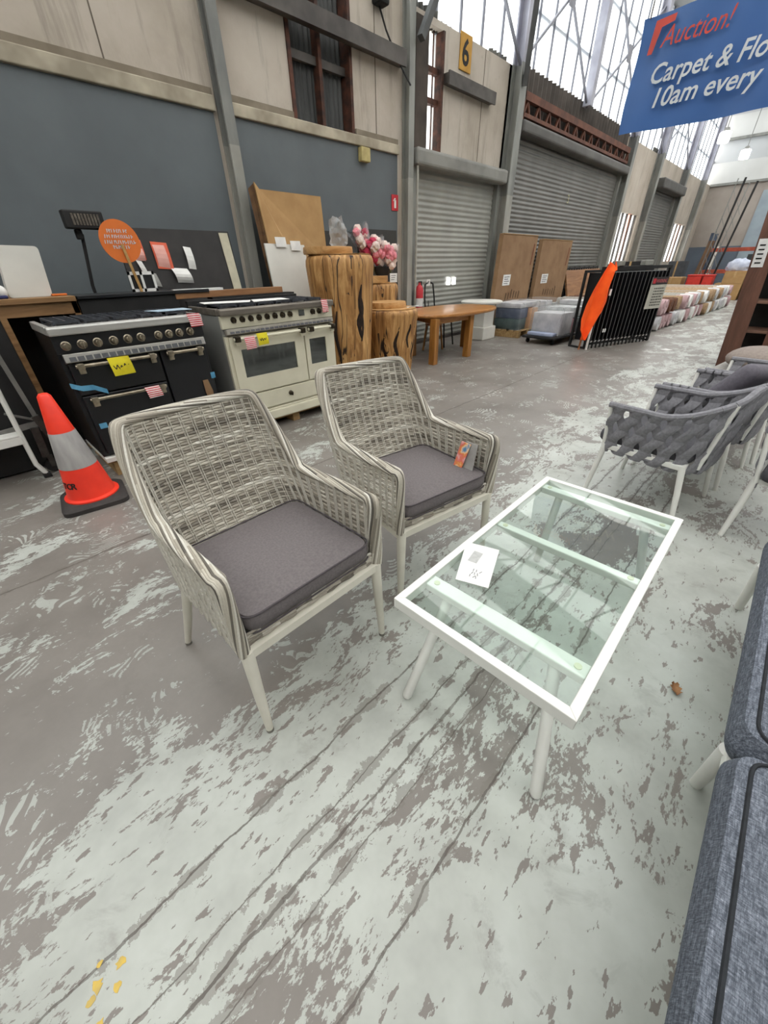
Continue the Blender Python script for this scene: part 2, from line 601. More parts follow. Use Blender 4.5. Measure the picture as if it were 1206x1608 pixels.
def obj(name, bm, m, parent=None, smooth=False, loc=None, rot=None, **props):
    me = bpy.data.meshes.new(name)
    if bm is not None:
        bmesh.ops.recalc_face_normals(bm, faces=bm.faces)
        bm.to_mesh(me)
        bm.free()
    if m is not None:
        me.materials.append(m)
    if smooth:
        for p in me.polygons:
            p.use_smooth = True
        try:
            me.set_sharp_from_angle(angle=R(40))
        except Exception:
            pass
    o = bpy.data.objects.new(name, me)
    COL.objects.link(o)
    if loc is not None:
        o.location = loc
    if rot is not None:
        o.rotation_euler = rot
    if parent is not None:
        o.parent = parent
    for k, v in props.items():
        o[k] = v
    return o


def thing(name, label, cat, loc=(0, 0, 0), rz=0, group=None):
    o = bpy.data.objects.new(name, None)
    o.empty_display_size = .1
    COL.objects.link(o)
    o.location = loc
    o.rotation_euler = (0, 0, rz)
    o['label'] = label
    o['category'] = cat
    if group:
        o['group'] = group
    return o


def solo(o, label, cat, group=None):
    o['label'] = label
    o['category'] = cat
    if group:
        o['group'] = group
    return o


def struct(name, bm, m, parent=None, **k):
    o = obj(name, bm, m, parent, **k)
    if parent is None:
        o['kind'] = 'structure'
    return o


def dup(root, loc, rz, label, group=None):
    r = root.copy()
    COL.objects.link(r)
    r.location = loc
    r.rotation_euler = (0, 0, rz)
    r['label'] = label
    if group:
        r['group'] = group

    def rec(src, dst):
        for ch in list(src.children):
            c = ch.copy()
            COL.objects.link(c)
            c.parent = dst
            rec(ch, c)
    rec(root, r)
    return r


def text(name, s, size, m, parent=None, loc=(0, 0, 0), axes=None, shear=0, thick=.002, align='LEFT', bold=0, space=1, wid=None):
    """lettering turned into mesh; axes=(x direction, up direction)"""
    cu = bpy.data.curves.new(name, 'FONT')
    cu.body = s
    cu.size = size
    cu.extrude = thick / 2
    cu.shear = shear
    cu.offset = bold
    cu.align_x = align
    cu.space_character = space
    cu.space_line = .95
    cu.resolution_u = 3
    to = bpy.data.objects.new(name, cu)
    COL.objects.link(to)
    dg = bpy.context.evaluated_depsgraph_get()
    dg.update()
    me = bpy.data.meshes.new_from_object(to.evaluated_get(dg))
    bpy.data.objects.remove(to)
    bpy.data.curves.remove(cu)
    me.materials.clear()
    me.materials.append(m)
    if wid:
        w0 = max(v.co.x for v in me.vertices) - min(v.co.x for v in me.vertices)
        for v in me.vertices:
            v.co.x *= wid / w0
    o = bpy.data.objects.new(name, me)
    COL.objects.link(o)
    if parent is not None:
        o.parent = parent
    ax = Vector((axes or ((1, 0, 0), (0, 0, 1)))[0]).normalized()
    ay = Vector((axes or ((1, 0, 0), (0, 0, 1)))[1]).normalized()
    az = ax.cross(ay)
    o.matrix_local = Matrix(((ax.x, ay.x, az.x, loc[0]), (ax.y, ay.y, az.y, loc[1]), (ax.z, ay.z, az.z, loc[2]), (0, 0, 0, 1)))
    return o


rnd = random.Random(4)

# ================================================================== SETTING
YW = 5.5          # face of the long wall
EAVE = 4.5        # top of its concrete
XE = 30.0         # face of the far end wall
b = BM()
box(b, -7, XE + .3, -9, YW + 1.2, -.2, 0)
struct('floor', b, FLOOR)

# long wall: concrete pieces round the openings
b = BM()
for x0, x1, z0, z1 in ((-7, 4.12, 2.87, EAVE), (4.12, 5.15, 2.87, 2.98), (5.15, 6.42, 2.87, EAVE), (-7, 6.42, 0, 2.87),
                       (6.42, 6.74, 2.8, EAVE), (7.16, 9.3, 2.8, EAVE), (6.74, 7.16, 2.8, 3.0), (6.74, 7.16, 4.42, EAVE), (9.2, 9.62, 0, EAVE),
                       (16.4, 17.0, 0, EAVE), (17.0, 19.35, 2.78, EAVE), (17.0, 19.35, 0, 1.3), (19.35, 20.3, 0, EAVE),
                       (20.3, 23.7, 3.75, EAVE), (23.7, 24.1, 0, EAVE), (24.1, 27.5, 2.78, EAVE), (24.1, 27.5, 0, 1.3), (27.5, XE, 0, EAVE)):
    box(b, x0, x1, YW, YW + .25, z0, z1)
struct('wall_left', b, CONC)
b = BM()
for x in (-1.3, .9, 2.0, 5.6, 8.35):
    box(b, x, x + .012, YW - .004, YW + .01, 3.05, EAVE)
struct('wall_left_joint', b, pm('dark_wall_joint', '#6b6257', '#5a5248', 6, .9))
# painted dado panels, each slightly proud of the concrete
for x0, x1 in ((-7, .55), (.56, 3.0), (3.2, 6.05)):
    b = BM()
    box(b, x0, x1, YW - .02, YW, 0.0, 2.87)
    struct('wall_left_dado', b, BLUEW)
# cream ledge over the dado
b = BM()
box(b, -7, 3.02, YW - .06, YW, 2.872, 3.0, .01)
box(b, 3.2, 6.06, YW - .06, YW, 2.872, 2.985, .01)
struct('trim_1', b, CREAMW)
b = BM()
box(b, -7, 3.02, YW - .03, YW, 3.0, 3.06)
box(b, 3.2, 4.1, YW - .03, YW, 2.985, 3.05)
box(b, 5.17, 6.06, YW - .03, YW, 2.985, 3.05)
struct('trim_2', b, pm('dark_ledge_groove', '#877d6d', '#756b5c', 4, .9))  # darker brown-grey strip along the top of the ledge


# steel posts: I sections against the wall, running on up through the glazing
LOWP = pm('pale_lower_post_paint', '#a09f97', '#85847d', 2.5, .6, stretch=(1, 1, .4), detail=5)


def post(x, wdt=.16, dep=.22, top=7.3):
    for z0, z1, mm in ((0, 2.6, LOWP), (2.6, EAVE, STEEL), (EAVE, top, PALESTEEL)):
        b = BM()
        box(b, x - wdt / 2, x + wdt / 2, YW - dep, YW - dep + .025, z0, z1)
        box(b, x - wdt / 2, x + wdt / 2, YW - .03, YW, z0, z1)
        box(b, x - .015, x + .015, YW - dep + .025, YW - .03, z0, z1)
        struct('column', b, mm)


for x in (-3.05, 3.12, 6.24, 9.40, 12.75, 16.6, 19.75, 23.9, 27.7):
    if x == 12.75:
        b = BM()
        box(b, x - .09, x + .09, YW - .2, YW - .02, EAVE, 7.3)
        struct('column', b, PALESTEEL)
    elif x < 9:
        post(x, .125, .15)
    else:
        post(x, .24, .22)
# cable run and pipe beside the second post
b = BM()
tube(b, [(6.42, YW - .14, z) for z in (.45, 1.5, 3.0)], .02, 8)
struct('trim_3', b, pm('pale_conduit', '#a9a79c', '#94928a', 8, .5))
b = BM()
tube(b, [(5.62, YW - .05, 4.35), (5.78, YW - .06, 4.1), (5.98, YW - .1, 3.85), (6.1, YW - .24, 3.6)], .012, 6)
struct('trim_4', b, BLACKM)
b = BM()
box(b, 5.56, 5.76, YW - .16, YW, 4.28, 4.5, .03)
solo(obj('flood_lamp', b, BLACKM), 'small dark lamp housing high on concrete beside the steel post', 'lamp')

# girt rail across the upper wall
b = BM()
box(b, 3.25, 6.1, YW - .13, YW - .02, 3.82, 3.95)
box(b, 3.25, 6.1, YW - .16, YW - .13, 3.80, 3.97)
struct('trim_5', b, DKSTEEL)
b = BM()
box(b, 7.18, 8.62, YW - .1, YW, 3.86, 3.98)
box(b, 7.18, 8.62, YW - .13, YW - .1, 3.84, 4.0)
struct('trim_6', b, DKSTEEL)

# window_1: blocked with dark corrugated sheet in a rusty frame
w1 = thing('window_1', None, None) if False else bpy.data.objects.new('window_1', None)
COL.objects.link(w1)
w1['kind'] = 'structure'
w1.location = (4.63, YW + .1, 2.98)


def corrugated(bm, x0, x1, y, z0, z1, pitch=.076, amp=.012, vertical=True, t=.003):
    """wavy sheet; ribs run up (vertical) or along x"""
    L = (x1 - x0) if vertical else (z1 - z0)
    k = max(4, int(L / pitch * 6))
    pv = None
    for i in range(k + 1):
        s = L * i / k
        d = amp * math.sin(2 * PI * s / pitch)
        if vertical:
            p, q = (x0 + s, y + d, z0), (x0 + s, y + d, z1)
        else:
            p, q = (x0, y + d, z0 + s), (x1, y + d, z0 + s)
        v = (bm.verts.new(p), bm.verts.new(q))
        if pv:
            bm.faces.new((pv[0], v[0], v[1], pv[1]))
        pv = v
    return bm


for x0, x1 in ((-.51, .0), (.0, .51)):
    b = BM()
    corrugated(b, x0, x1, .05, .0, 1.52)
    struct('window_pane', b, CORRUG, w1)
b = BM()
box(b, -.52, -.47, -.12, .06, 0, 1.52)
box(b, .47, .52, -.12, .06, 0, 1.52)
box(b, -.025, .025, -.08, .04, 0, 1.52)
struct('window_frame', b, RUST, w1)
b = BM()
box(b, -.47, -.025, -.03, .03, .58, .66)
box(b, .025, .47, -.03, .03, .58, .66)
struct('window_bar', b, DKSTEEL, w1)

# window_2: narrow strip of pale sheets
w2 = bpy.data.objects.new('window_2', None)
COL.objects.link(w2)
w2['kind'] = 'structure'
w2.location = (6.95, YW + .08, 3.0)
for k, (z0, z1) in enumerate(((0, .62), (.70, .98), (1.02, 1.42))):
    b = BM()
    corrugated(b, -.2, .2, .06, z0, z1, .1, .015)
    struct('window_pane', b, pane_mat('strip_pane', '#dfe6e4', .4), w2)
b = BM()
box(b, -.22, -.18, -.06, .08, 0, 1.42)
box(b, .17, .22, -.1, .08, 0, 1.42)
for z in (.64, .99):
    box(b, -.2, .2, -.02, .07, z - .03, z + .04)
for x in (-.07, .06):
    box(b, x - .008, x + .008, .0, .02, 0, 1.42)
struct('window_frame', b, RUST, w2)
b = BM()
box(b, 6.42, 6.72, YW - .06, YW, 3.0, 4.42)
struct('trim_7', b, pm('dark_stained_timber', '#4a4038', '#342c26', 3, .8))


# roller doors
def roller(n, x0, x1, h, m, housing, hm):
    d = bpy.data.objects.new('door_%d' % n, None)
    COL.objects.link(d)
    d['kind'] = 'structure'
    d.location = (x0, YW + .05, 0)
    W = x1 - x0
    bm_ = BM()
    corrugated(bm_, 0, W, 0, .03, h, .085, .0065, False)
    s = struct('curtain', bm_, m, d)
    bm_ = BM()
    box(bm_, 0, W, -.03, .03, 0, .06, .008)
    struct('bottom_rail', bm_, DKSTEEL, d)
    for xx in (0, W):
        bm_ = BM()
        box(bm_, xx - .05, xx + .05, -.1, -.055, 0, h)
        box(bm_, xx - .05, xx - .02 if xx == 0 else xx + .05, -.055, .03, 0, h)
        struct('guide', bm_, STEEL, d)
    bm_ = BM()
    z0, z1, dep = housing
    box(bm_, -.08, W + .08, -dep - .05, -.0, z0, z1, .05, seg=3)
    struct('housing', bm_, hm, d)
    return d


D1 = roller(1, 6.44, 9.2, 2.82, SHUT1, (2.77, 3.0, .2), pm('shutter_housing', '#85847e', '#6f6e69', 2, .6))
D2 = roller(2, 9.66, 16.4, 3.66, SHUT2, (3.6, 3.8, .24), pm('dark_shutter_housing', '#5c5a56', '#4a4845', 2, .6))
D3 = roller(3, 20.3, 23.7, 3.7, SHUT2, (3.6, 3.9, .36), pm('grey_shutter_housing', '#5f5e5b', '#4e4d4a', 2, .6))
# two small bright slots in the first shutter
for x in (7.72, 7.92):
    b = BM()
    box(b, x - 6.44 - .055, x - 6.44 + .055, -.022, -.008, 1.03, 1.16, .004)
    struct('slot_window', b, emit('daylight_slot', '#ffffff', 4), D1)
text('number', '3', .26, pm('pale_number', '#b9b58c', '#aaa67e', 20, .7), D2, (3.25, -.02, 2.72))

# red oxide truss beam and corrugated band over the second shutter
b = BM()
box(b, 9.5, 16.4, YW - .14, YW - .04, 4.10, 4.22)
box(b, 9.5, 16.4, YW - .14, YW - .04, 3.86, 3.92)
for k in range(14):
    x = 9.75 + k * .5
    bar(b, (x, YW - .09, 3.9), (x + .12, YW - .09, 4.12), .04, .04, (0, 1, 0))
    bar(b, (x + .24, YW - .09, 3.9), (x + .12, YW - .09, 4.12), .04, .04, (0, 1, 0))
box(b, 9.55, 9.7, YW - .14, YW, 3.6, 4.22)
struct('truss_beam', b, RUSTBEAM)
b = BM()
corrugated(b, 9.62, 16.4, YW + .04, 3.66, 4.62, .2, .05)
struct('wall_left_sheeting', b, pm('dim_brown_sheet', '#57504a', '#403a35', 2, .8))
b = BM()
for x0, x1, z1 in ((6.5, 7.1, 4.62), (7.1, 7.45, 4.55), (8.6, 9.2, 4.6), (16.4, 17.6, 4.6), (19.4, 20.2, 4.66)):
    corrugated(b, x0, x1, YW + .1, 4.4, z1, .12, .03)
struct('wall_left_flashing', b, pm('ragged_flashing', '#6a6963', '#4f4e4a', 2, .8))

# windows beyond the second shutter
for n, x0, x1 in ((3, 17.0, 19.35), (4, 24.1, 27.5)):
    wq = bpy.data.objects.new('window_%d' % n, None)
    COL.objects.link(wq)
    wq['kind'] = 'structure'
    wq.location = (x0, YW + .1, 1.3)
    k = 5
    st = (x1 - x0) / k
    for i in range(k):
        b = BM()
        corrugated(b, i * st + .03, (i + 1) * st - .03, .03, 0, 1.48, .2, .02)
        struct('window_pane', b, PANEPINK if i == 3 else PANE, wq)
    b = BM()
    for i in range(k + 1):
        box(b, i * st - .03, i * st + .03, -.03, .05, 0, 1.48)
    struct('window_frame', b, DKSTEEL, wq)

# clerestory glazing over the wall
cl = bpy.data.objects.new('window_5', None)
COL.objects.link(cl)
cl['kind'] = 'structure'
cl.location = (0, YW + .12, EAVE)
px = .64
first = None
for i in range(int((XE + 7) / px)):
    x = -7 + i * px
    if x + px > XE:
        break
    b = BM()
    box(b, x + .015, x + px - .015, 0, .012, -.02, 2.9)
    struct('window_pane', b, PANE, cl)
b = BM()
for i in range(int((XE + 7) / px) + 1):
    x = -7 + i * px
    box(b, x - .014, x + .014, -.03, .03, -.1, 2.9)
struct('glazing_bar', b, pm('grey_glazing_bar', '#6f7079', '#595a62', 4, .6), cl)
b = BM()
for z in (.9, 1.9, 2.85):
    box(b, -7, XE, .03, .08, z - .04, z + .04)
struct('glazing_rail', b, PALESTEEL, cl)
# cross bracing between the posts
b = BM()
for x0, x1 in ((6.24, 9.4), (9.4, 12.75), (12.75, 16.6), (16.6, 19.75), (19.75, 23.9)):
    bar(b, (x0, YW - .08, EAVE), (x1, YW - .08, 7.0), .04, .04, (0, 1, 0))
    bar(b, (x1, YW - .10, EAVE), (x0, YW - .10, 7.0), .04, .04, (0, 1, 0))
    xm = (x0 + x1) / 2
    box(b, xm - .14, xm + .14, YW - .125, YW - .115, 5.6, 5.9)
struct('brace', b, pm('slim_brace_steel', '#8d8e97', '#74757e', 3, .6))
b = BM()
bar(b, (9.38, YW - .25, 4.2), (8.85, YW - .6, 5.6), .09, .09)
bar(b, (6.3, YW - .25, 4.1), (6.9, YW - .25, 5.0), .09, .09)
struct('knee_brace', b, pm('dark_knee_brace', '#5b5c5c', '#474848', 3, .7))

# far end wall
b = BM()
box(b, XE, XE + .25, -9, YW + .4, 1.9, 4.5)
struct('wall_end', b, ENDCREAM)
b = BM()
box(b, XE - .03, XE + .25, -9, YW + .4, 0, 1.9)
struct('wall_end_dado', b, ENDDARK)
for k in range(6):
    b = BM()
    box(b, XE - .02 + (k % 2) * .03, XE + .25, -9, YW + .4, 4.5 + k * .85, 4.5 + (k + 1) * .85)
    struct('wall_end_cladding', b, pm('end_sheet_%d' % (k % 2), ('#c9cac8', '#b7babc')[k % 2], None, .6, .7))
b = BM()
box(b, XE - .1, XE, -9, YW, 4.44, 4.54)
box(b, XE - .12, XE, -9, YW, 6.15, 6.25)
struct('trim_8', b, STEEL)
d4 = bpy.data.objects.new('door_4', None)
COL.objects.link(d4)
d4['kind'] = 'structure'
d4.location = (XE - .05, -1.5, 0)
for k in range(5):
    b = BM()
    box(b, -.04, .0, k * .95 + .01, (k + 1) * .95 - .01, 0, 4.1)
    struct('door_leaf_sheet', b, ENDBLUE, d4)
b = BM()
box(b, XE - .06, XE - .03, 4.15, 4.35, .2, 1.9)
struct('trim_9', b, WHITE)

# the other walls, out of view, and the roof
b = BM()
box(b, -7, XE, -9.25, -9, 0, 7.4)
struct('wall_right', b, WALLFAR)
b = BM()
box(b, -7.25, -7, -9, YW + .3, 0, 7.4)
struct('wall_back', b, WALLFAR)


def roofz(y):
    return 7.4 + 2.1 * (1 - abs(y + 1.75) / 7.4)


rb, sb = BM(), BM()
x = -7.0
i = 0
while x < XE:
    wd = 1.5
    tgt = sb if i % 2 else rb
    for ya, yb in ((-9.15, -1.75), (-1.75, 5.65)):
        za, zb = roofz(ya), roofz(yb)
        vs = [tgt.verts.new(q) for q in ((x, ya, za), (min(x + wd, XE), ya, za), (min(x + wd, XE), yb, zb), (x, yb, zb))]
        tgt.faces.new(vs)
    x += wd
    i += 1
struct('roof', rb, ROOFM)
struct('roof_skylight', sb, PANER)
b = BM()
for x in (-3.05, 3.12, 9.4, 16.6, 23.9):
    for ya, yb in ((-9, -1.75), (-1.75, 5.5)):
        bar(b, (x, ya, roofz(ya) - .1), (x, yb, roofz(yb) - .1), .1, .14)
    bar(b, (x, -9, 7.25), (x, 5.5, 7.25), .1, .12)
    for k in range(10):
        y = -8.2 + k * 1.45
        bar(b, (x, y, 7.25), (x, y + .72, roofz(y + .72) - .12), .05, .05)
for k in range(9):
    y = -8.4 + k * 1.7
    bar(b, (-7, y, roofz(y) - .04), (XE, y, roofz(y) - .04), .05, .08)
struct('roof_truss', b, STEEL)

# ================================================================== WICKER ARMCHAIRS
def wicker_mesh(name, faces_fn):
    """build a mesh with a per-face strand shade"""
    vs, fs, sh = [], [], []
    faces_fn(vs, fs, sh)
    me = bpy.data.meshes.new(name)
    me.from_pydata(vs, [], fs)
    a = me.attributes.new('shade', 'FLOAT', 'FACE')
    a.data.foreach_set('value', sh)
    me.polygons.foreach_set('use_smooth', [True] * len(fs))
    me.materials.append(WICKER)
    me.update()
    return me


# plan of the shell: from the front of one side, round the back, to the front of the other
SH_ZB = .425
ARM_Z = .705
BACK_Z = .965


def shell_plan():
    hw_f, hw_r, yb, rc = .296, .304, .515, .10
    pts = []
    y1 = yb - rc
    for i in range(41):
        t = i / 40
        pts.append((-(hw_f + (hw_r - hw_f) * t), .012 + (y1 - .012) * t))
    for i in range(1, 13):
        a = PI - (PI / 2) * i / 12
        pts.append((-hw_r + rc + rc * math.cos(a), y1 + rc * math.sin(a)))
    xm = hw_r - rc
    for i in range(1, 31):
        pts.append((-xm + 2 * xm * i / 30, yb))
    left = pts[:]
    # mirror the side
    for x, y in reversed(left[:53]):
        if (-x, y) != pts[-1]:
            pts.append((-x, y))
    return pts


PL = shell_plan()
LEN = [0]
for a_, b_ in zip(PL, PL[1:]):
    LEN.append(LEN[-1] + math.hypot(b_[0] - a_[0], b_[1] - a_[1]))
ULEN = LEN[-1]


def plan_at(u):
    u = min(max(u, 0), ULEN - 1e-6)
    for i in range(len(LEN) - 1):
        if LEN[i + 1] >= u:
            break
    f = (u - LEN[i]) / max(LEN[i + 1] - LEN[i], 1e-9)
    ax, ay = PL[i]
    bx, by = PL[i + 1]
    dx, dy = bx - ax, by - ay
    L = math.hypot(dx, dy)
    return (ax + f * dx, ay + f * dy), (-dy / L, dx / L)      # point, outward normal


USIDE = .415      # arm length along u
UCORN = .585      # where the back is at full height


def sstep(a, b, x):
    t = min(max((x - a) / (b - a), 0), 1)
    return t * t * (3 - 2 * t)


def usym(u):
    return min(u, ULEN - u)


def ztop(u):
    s = usym(u)
    k = min(max((s - .375) / (.485 - .375), 0), 1)
    arm = ARM_Z - .02 * (s / .4)
    return arm + (BACK_Z - arm) * (k ** 1.0) if s > .375 else arm


def shell_pt(u, z, off=0):
    (x, y), (nx, ny) = plan_at(u)
    s = usym(u)
    wgt = sstep(.2, .47, s)
    t = max(z - .45, 0)
    y2 = y + wgt * .40 * t + .02 * wgt * math.sin(PI * min(t / .5, 1))
    x2 = x * (1 - .06 * t * wgt)
    if ny > .5 or True:
        bow = wgt * .025 * (1 - (x / .27) ** 2)
        y2 += bow
    return Vector((x2 + nx * off, y2 + ny * off, z))


def weave_surface(off, sgn, seed, white):
    r = random.Random(seed)

    def fn(vs, fs, sh):
        pitch = .0098
        rows = int((BACK_Z - SH_ZB) / pitch)
        du = .0085
        nu = int(ULEN / du)
        cache = [plan_at(i * ULEN / nu) for i in range(nu + 1)]
        stake = .043
        for k in range(rows):
            z0 = SH_ZB + k * pitch
            runs = []
            val = r.random()
            left = 0
            bandv = .5 + .42 * math.sin(k * .62 + seed) * math.sin(k * .23 + 1)
            for i in range(nu):
                if left <= 0:
                    left = r.randint(8, 26)
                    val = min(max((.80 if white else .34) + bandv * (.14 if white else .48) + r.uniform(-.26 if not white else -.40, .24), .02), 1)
                left -= 1
                runs.append(val)
            prev = None
            for i in range(nu + 1):
                u = i * ULEN / nu
                if z0 + pitch > ztop(u) - .004:
                    prev = None
                    continue
                ph = 2 * PI * u / (stake * 2) + (k % 2) * PI
                wv = .0020 * math.sin(ph)
                ring = []
                for (dz, dn) in ((-.0058, -.002), (-.0022, .0028), (.0022, .0028), (.0058, -.002)):
                    p = shell_pt(u, z0 + pitch / 2 + dz, off + sgn * (dn + wv))
                    ring.append(len(vs))
                    vs.append(p)
                if prev:
                    for j in range(3):
                        fs.append((prev[j], prev[j + 1], ring[j + 1], ring[j]))
                        sh.append(runs[min(i, nu - 1)])
                prev = ring
        # paired uprights
        n = int(ULEN / stake)
        for k in range(n):
            for d in (-.0045, .0045):
                u = (k + .5) * ULEN / n + d
                zt = ztop(u) - .01
                pv = None
                for j in range(13):
                    z = SH_ZB + (zt - SH_ZB) * j / 12
                    ring = []
                    for (da, dn) in ((-.0020, .003), (0, .0088), (.0020, .003)):
                        ring.append(len(vs))
                        vs.append(shell_pt(u + da, z, off + sgn * dn))
                    if pv:
                        for q in range(2):
                            fs.append((pv[q], pv[q + 1], ring[q + 1], ring[q]))
                            sh.append(.93)
                    pv = ring
    return fn


def rim_fn(vs, fs, sh):
    """bundle of long strands twisted along the front edges, arms and back top"""
    r = random.Random(11)
    path = []
    for i in range(14):
        path.append(shell_pt(0, SH_ZB - .005 + (ztop(0) - SH_ZB) * i / 14, -.012) + Vector((0, -.006, 0)))
    n = 190
    for i in range(n + 1):
        u = ULEN * i / n
        path.append(shell_pt(u, ztop(u), -.012))
    for i in range(13, -1, -1):
        path.append(shell_pt(ULEN, SH_ZB - .005 + (ztop(0) - SH_ZB) * i / 14, -.012) + Vector((0, -.006, 0)))
    # smooth
    for _ in range(3):
        path = [path[0]] + [(path[i - 1] + path[i] * 2 + path[i + 1]) / 4 for i in range(1, len(path) - 1)] + [path[-1]]
    s = 0
    S = [0]
    for a, b in zip(path, path[1:]):
        s += (b - a).length
        S.append(s)
    NS = 17
    vals = [(.9, .5, .75, .34)[_ % 4] + r.uniform(-.1, .1) for _ in range(NS)]
    for q in range(NS):
        pv = None
        val = vals[q]
        left = 0
        for i, p in enumerate(path):
            d = (path[min(i + 1, len(path) - 1)] - path[max(i - 1, 0)]).normalized()
            # across the shell
            mid = Vector((0, .26, p.z))
            out = (p - mid)
            out.z = 0
            out = (out - d * out.dot(d)).normalized()
            nrm = d.cross(out).normalized()
            a = 2 * PI * (q / NS + S[i] / .85)
            c = p + out * math.cos(a) * .0205 + nrm * math.sin(a) * .0135
            rad = .0050
            ring = []
            for k in range(6):
                t = 2 * PI * k / 6
                ring.append(len(vs))
                vs.append(c + out * math.cos(t) * rad + nrm * math.sin(t) * rad)
            if left <= 0:
                left = r.randint(8, 30)
                val = min(max(vals[q] + r.uniform(-.35, .3), .02), 1)
            left -= 1
            if pv:
                for k in range(6):
                    fs.append((pv[k], pv[(k + 1) % 6], ring[(k + 1) % 6], ring[k]))
                    sh.append(val)
            pv = ring


def apron_fn(vs, fs, sh):
    r = random.Random(3)
    for k in range(6):
        z = .432 + k * .0088
        pv = None
        val = .5
        for i in range(60):
            x = -.27 + .54 * i / 59
            if i % 7 == 0:
                val = r.uniform(.15, .95)
            wv = .0025 * math.sin(2 * PI * x / .086 + (k % 2) * PI)
            ring = []
            for dz, dn in ((-.0052, .002), (-.002, -.003), (.002, -.003), (.0052, .002)):
                ring.append(len(vs))
                vs.append(Vector((x, .012 + dn + wv, z + dz)))
            if pv:
                for j in range(3):
                    fs.append((pv[j], pv[j + 1], ring[j + 1], ring[j]))
                    sh.append(val)
            pv = ring


def cushion_mesh(bm, outline, z0, z1, bulge=.012, rows=5, edge=.014, low=.97):
    """soft pad from a plan outline: stacked inset loops closing on top and bottom"""
    cx = sum(p[0] for p in outline) / len(outline)
    cy = sum(p[1] for p in outline) / len(outline)
    loops = []
    prof = [(.0, z0, .80), (edge * .2, z0, .985), (0, z0 + edge, 1.0)]
    zs = [(z0 + .002, low), (z0 + edge, 1.0), ((z0 + z1) / 2, 1.008), (z1 - edge, 1.0), (z1 - .002, .975), (z1 + bulge * .5, .82), (z1 + bulge * .9, .5), (z1 + bulge, .18)]
    for z, s in zs:
        loops.append([bm.verts.new((cx + (x - cx) * s, cy + (y - cy) * s, z)) for x, y in outline])
    for A, B in zip(loops, loops[1:]):
        n = len(A)
        for k in range(n):
            bm.faces.new((A[k], A[(k + 1) % n], B[(k + 1) % n], B[k]))
    bm.faces.new(loops[0][::-1])
    bm.faces.new(loops[-1])
    return bm


def rounded_outline(corners, r, seg=5):
    """rounded polygon outline (counter-clockwise corners)"""
    out = []
    n = len(corners)
    for i in range(n):
        p = Vector((*corners[i], 0))
        a = (Vector((*corners[i - 1], 0)) - p).normalized()
        b = (Vector((*corners[(i + 1) % n], 0)) - p).normalized()
        s, e = p + a * r, p + b * r
        for k in range(seg + 1):
            t = k / seg
            q = (1 - t) ** 2 * s + 2 * t * (1 - t) * p + t * t * e
            out.append((q.x, q.y))
    # fill the long edges so that the pad can bend a little
    res = []
    for i in range(len(out)):
        a, b = Vector(out[i]), Vector(out[(i + 1) % len(out)])
        k = max(1, int((b - a).length / .06))
        for j in range(k):
            q = a + (b - a) * j / k
            res.append((q.x, q.y))
    return res


def make_wicker_chair(loc, rz, label, group):
    t = thing('wicker_armchair', label, 'chair', loc, rz, group)
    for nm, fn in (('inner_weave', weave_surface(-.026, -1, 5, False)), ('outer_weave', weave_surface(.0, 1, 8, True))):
        me = wicker_mesh(nm, fn)
        o = bpy.data.objects.new(nm, me)
        COL.objects.link(o)
        o.parent = t
        o['kind'] = 'stuff'
    for nm, fn in (('braided_rim', rim_fn), ('front_apron', apron_fn)):
        me = wicker_mesh(nm, fn)
        o = bpy.data.objects.new(nm, me)
        COL.objects.link(o)
        o.parent = t
        o['kind'] = 'stuff'
    # core between the two woven faces, so that no light passes
    b = BM()
    pv = None
    n = 150
    for i in range(n + 1):
        u = ULEN * i / n
        row = [b.verts.new(shell_pt(u, z, -.013)) for z in [SH_ZB + (ztop(u) - SH_ZB) * k / 8 for k in range(9)]]
        if pv:
            for k in range(8):
                b.faces.new((pv[k], pv[k + 1], row[k + 1], row[k]))
        pv = row
    obj('shell_core', b, pm('rattan_core_grey', '#8d877a', '#7a7468', 30, .8), t, True)  # one even mid grey-brown for the core
    # frame under the seat
    b = BM()
    for a, c in (((-.29, .005), (.29, .005)), ((-.27, .5), (.27, .5)), ((-.285, .0), (-.268, .5)), ((.285, 0), (.268, .5))):
        bar(b, (a[0], a[1], .41), (c[0], c[1], .41), .03, .032)
    box(b, -.27, .27, .02, .5, .425, .438)
    obj('seat_frame', b, CREAMALU, t)
    for sx in (-1, 1):
        b = BM()
        tube(b, [(sx * .278, .006, .425), (sx * .285, .0, .2), (sx * .29, -.006, .012)], [.0215, .018, .013], 14)
        lg = obj('leg', b, CREAMALU, t, True)
        b = BM()
        tube(b, [(sx * .29, -.006, 0), (sx * .29, -.006, .014)], .0135, 12)
        obj('foot_cap', b, pm('grey_foot_cap', '#7d7a72', '#6a675f', 20, .7), lg)
        b = BM()
        tube(b, [(sx * .262, .49, .425), (sx * .30, .545, .2), (sx * .335, .592, .012)], [.0215, .018, .013], 14)
        lg = obj('leg', b, CREAMALU, t, True)
        b = BM()
        tube(b, [(sx * .335, .592, 0), (sx * .335, .592, .014)], .0135, 12)
        obj('foot_cap', b, MATS['grey_foot_cap'], lg)
    b = BM()
    out = rounded_outline([(-.258, .0), (.258, .0), (.255, .478), (-.255, .478)], .05)
    cushion_mesh(b, out, .470, .540, .010)
    cu = obj('cushion', b, CUSH, t, True)
    for z in (.472, .539):
        b = BM()
        tube(b, [(x * 1.004, .24 + (y - .24) * 1.004, z) for x, y in out], .0032, 6, closed=True)
        obj('piping', b, pm('taupe_piping', '#4b4548', '#433d40', 60, .9), cu, True)
    return t


CH1 = make_wicker_chair((.505, .822, 0), 0, 'grey wicker armchair with bare taupe cushion, left of the glass coffee table', 'wicker armchairs')
CH2 = dup(CH1, (1.28, .835, 0), R(-10), 'grey wicker armchair with a cardboard swing tag tucked beside its cushion', 'wicker armchairs')
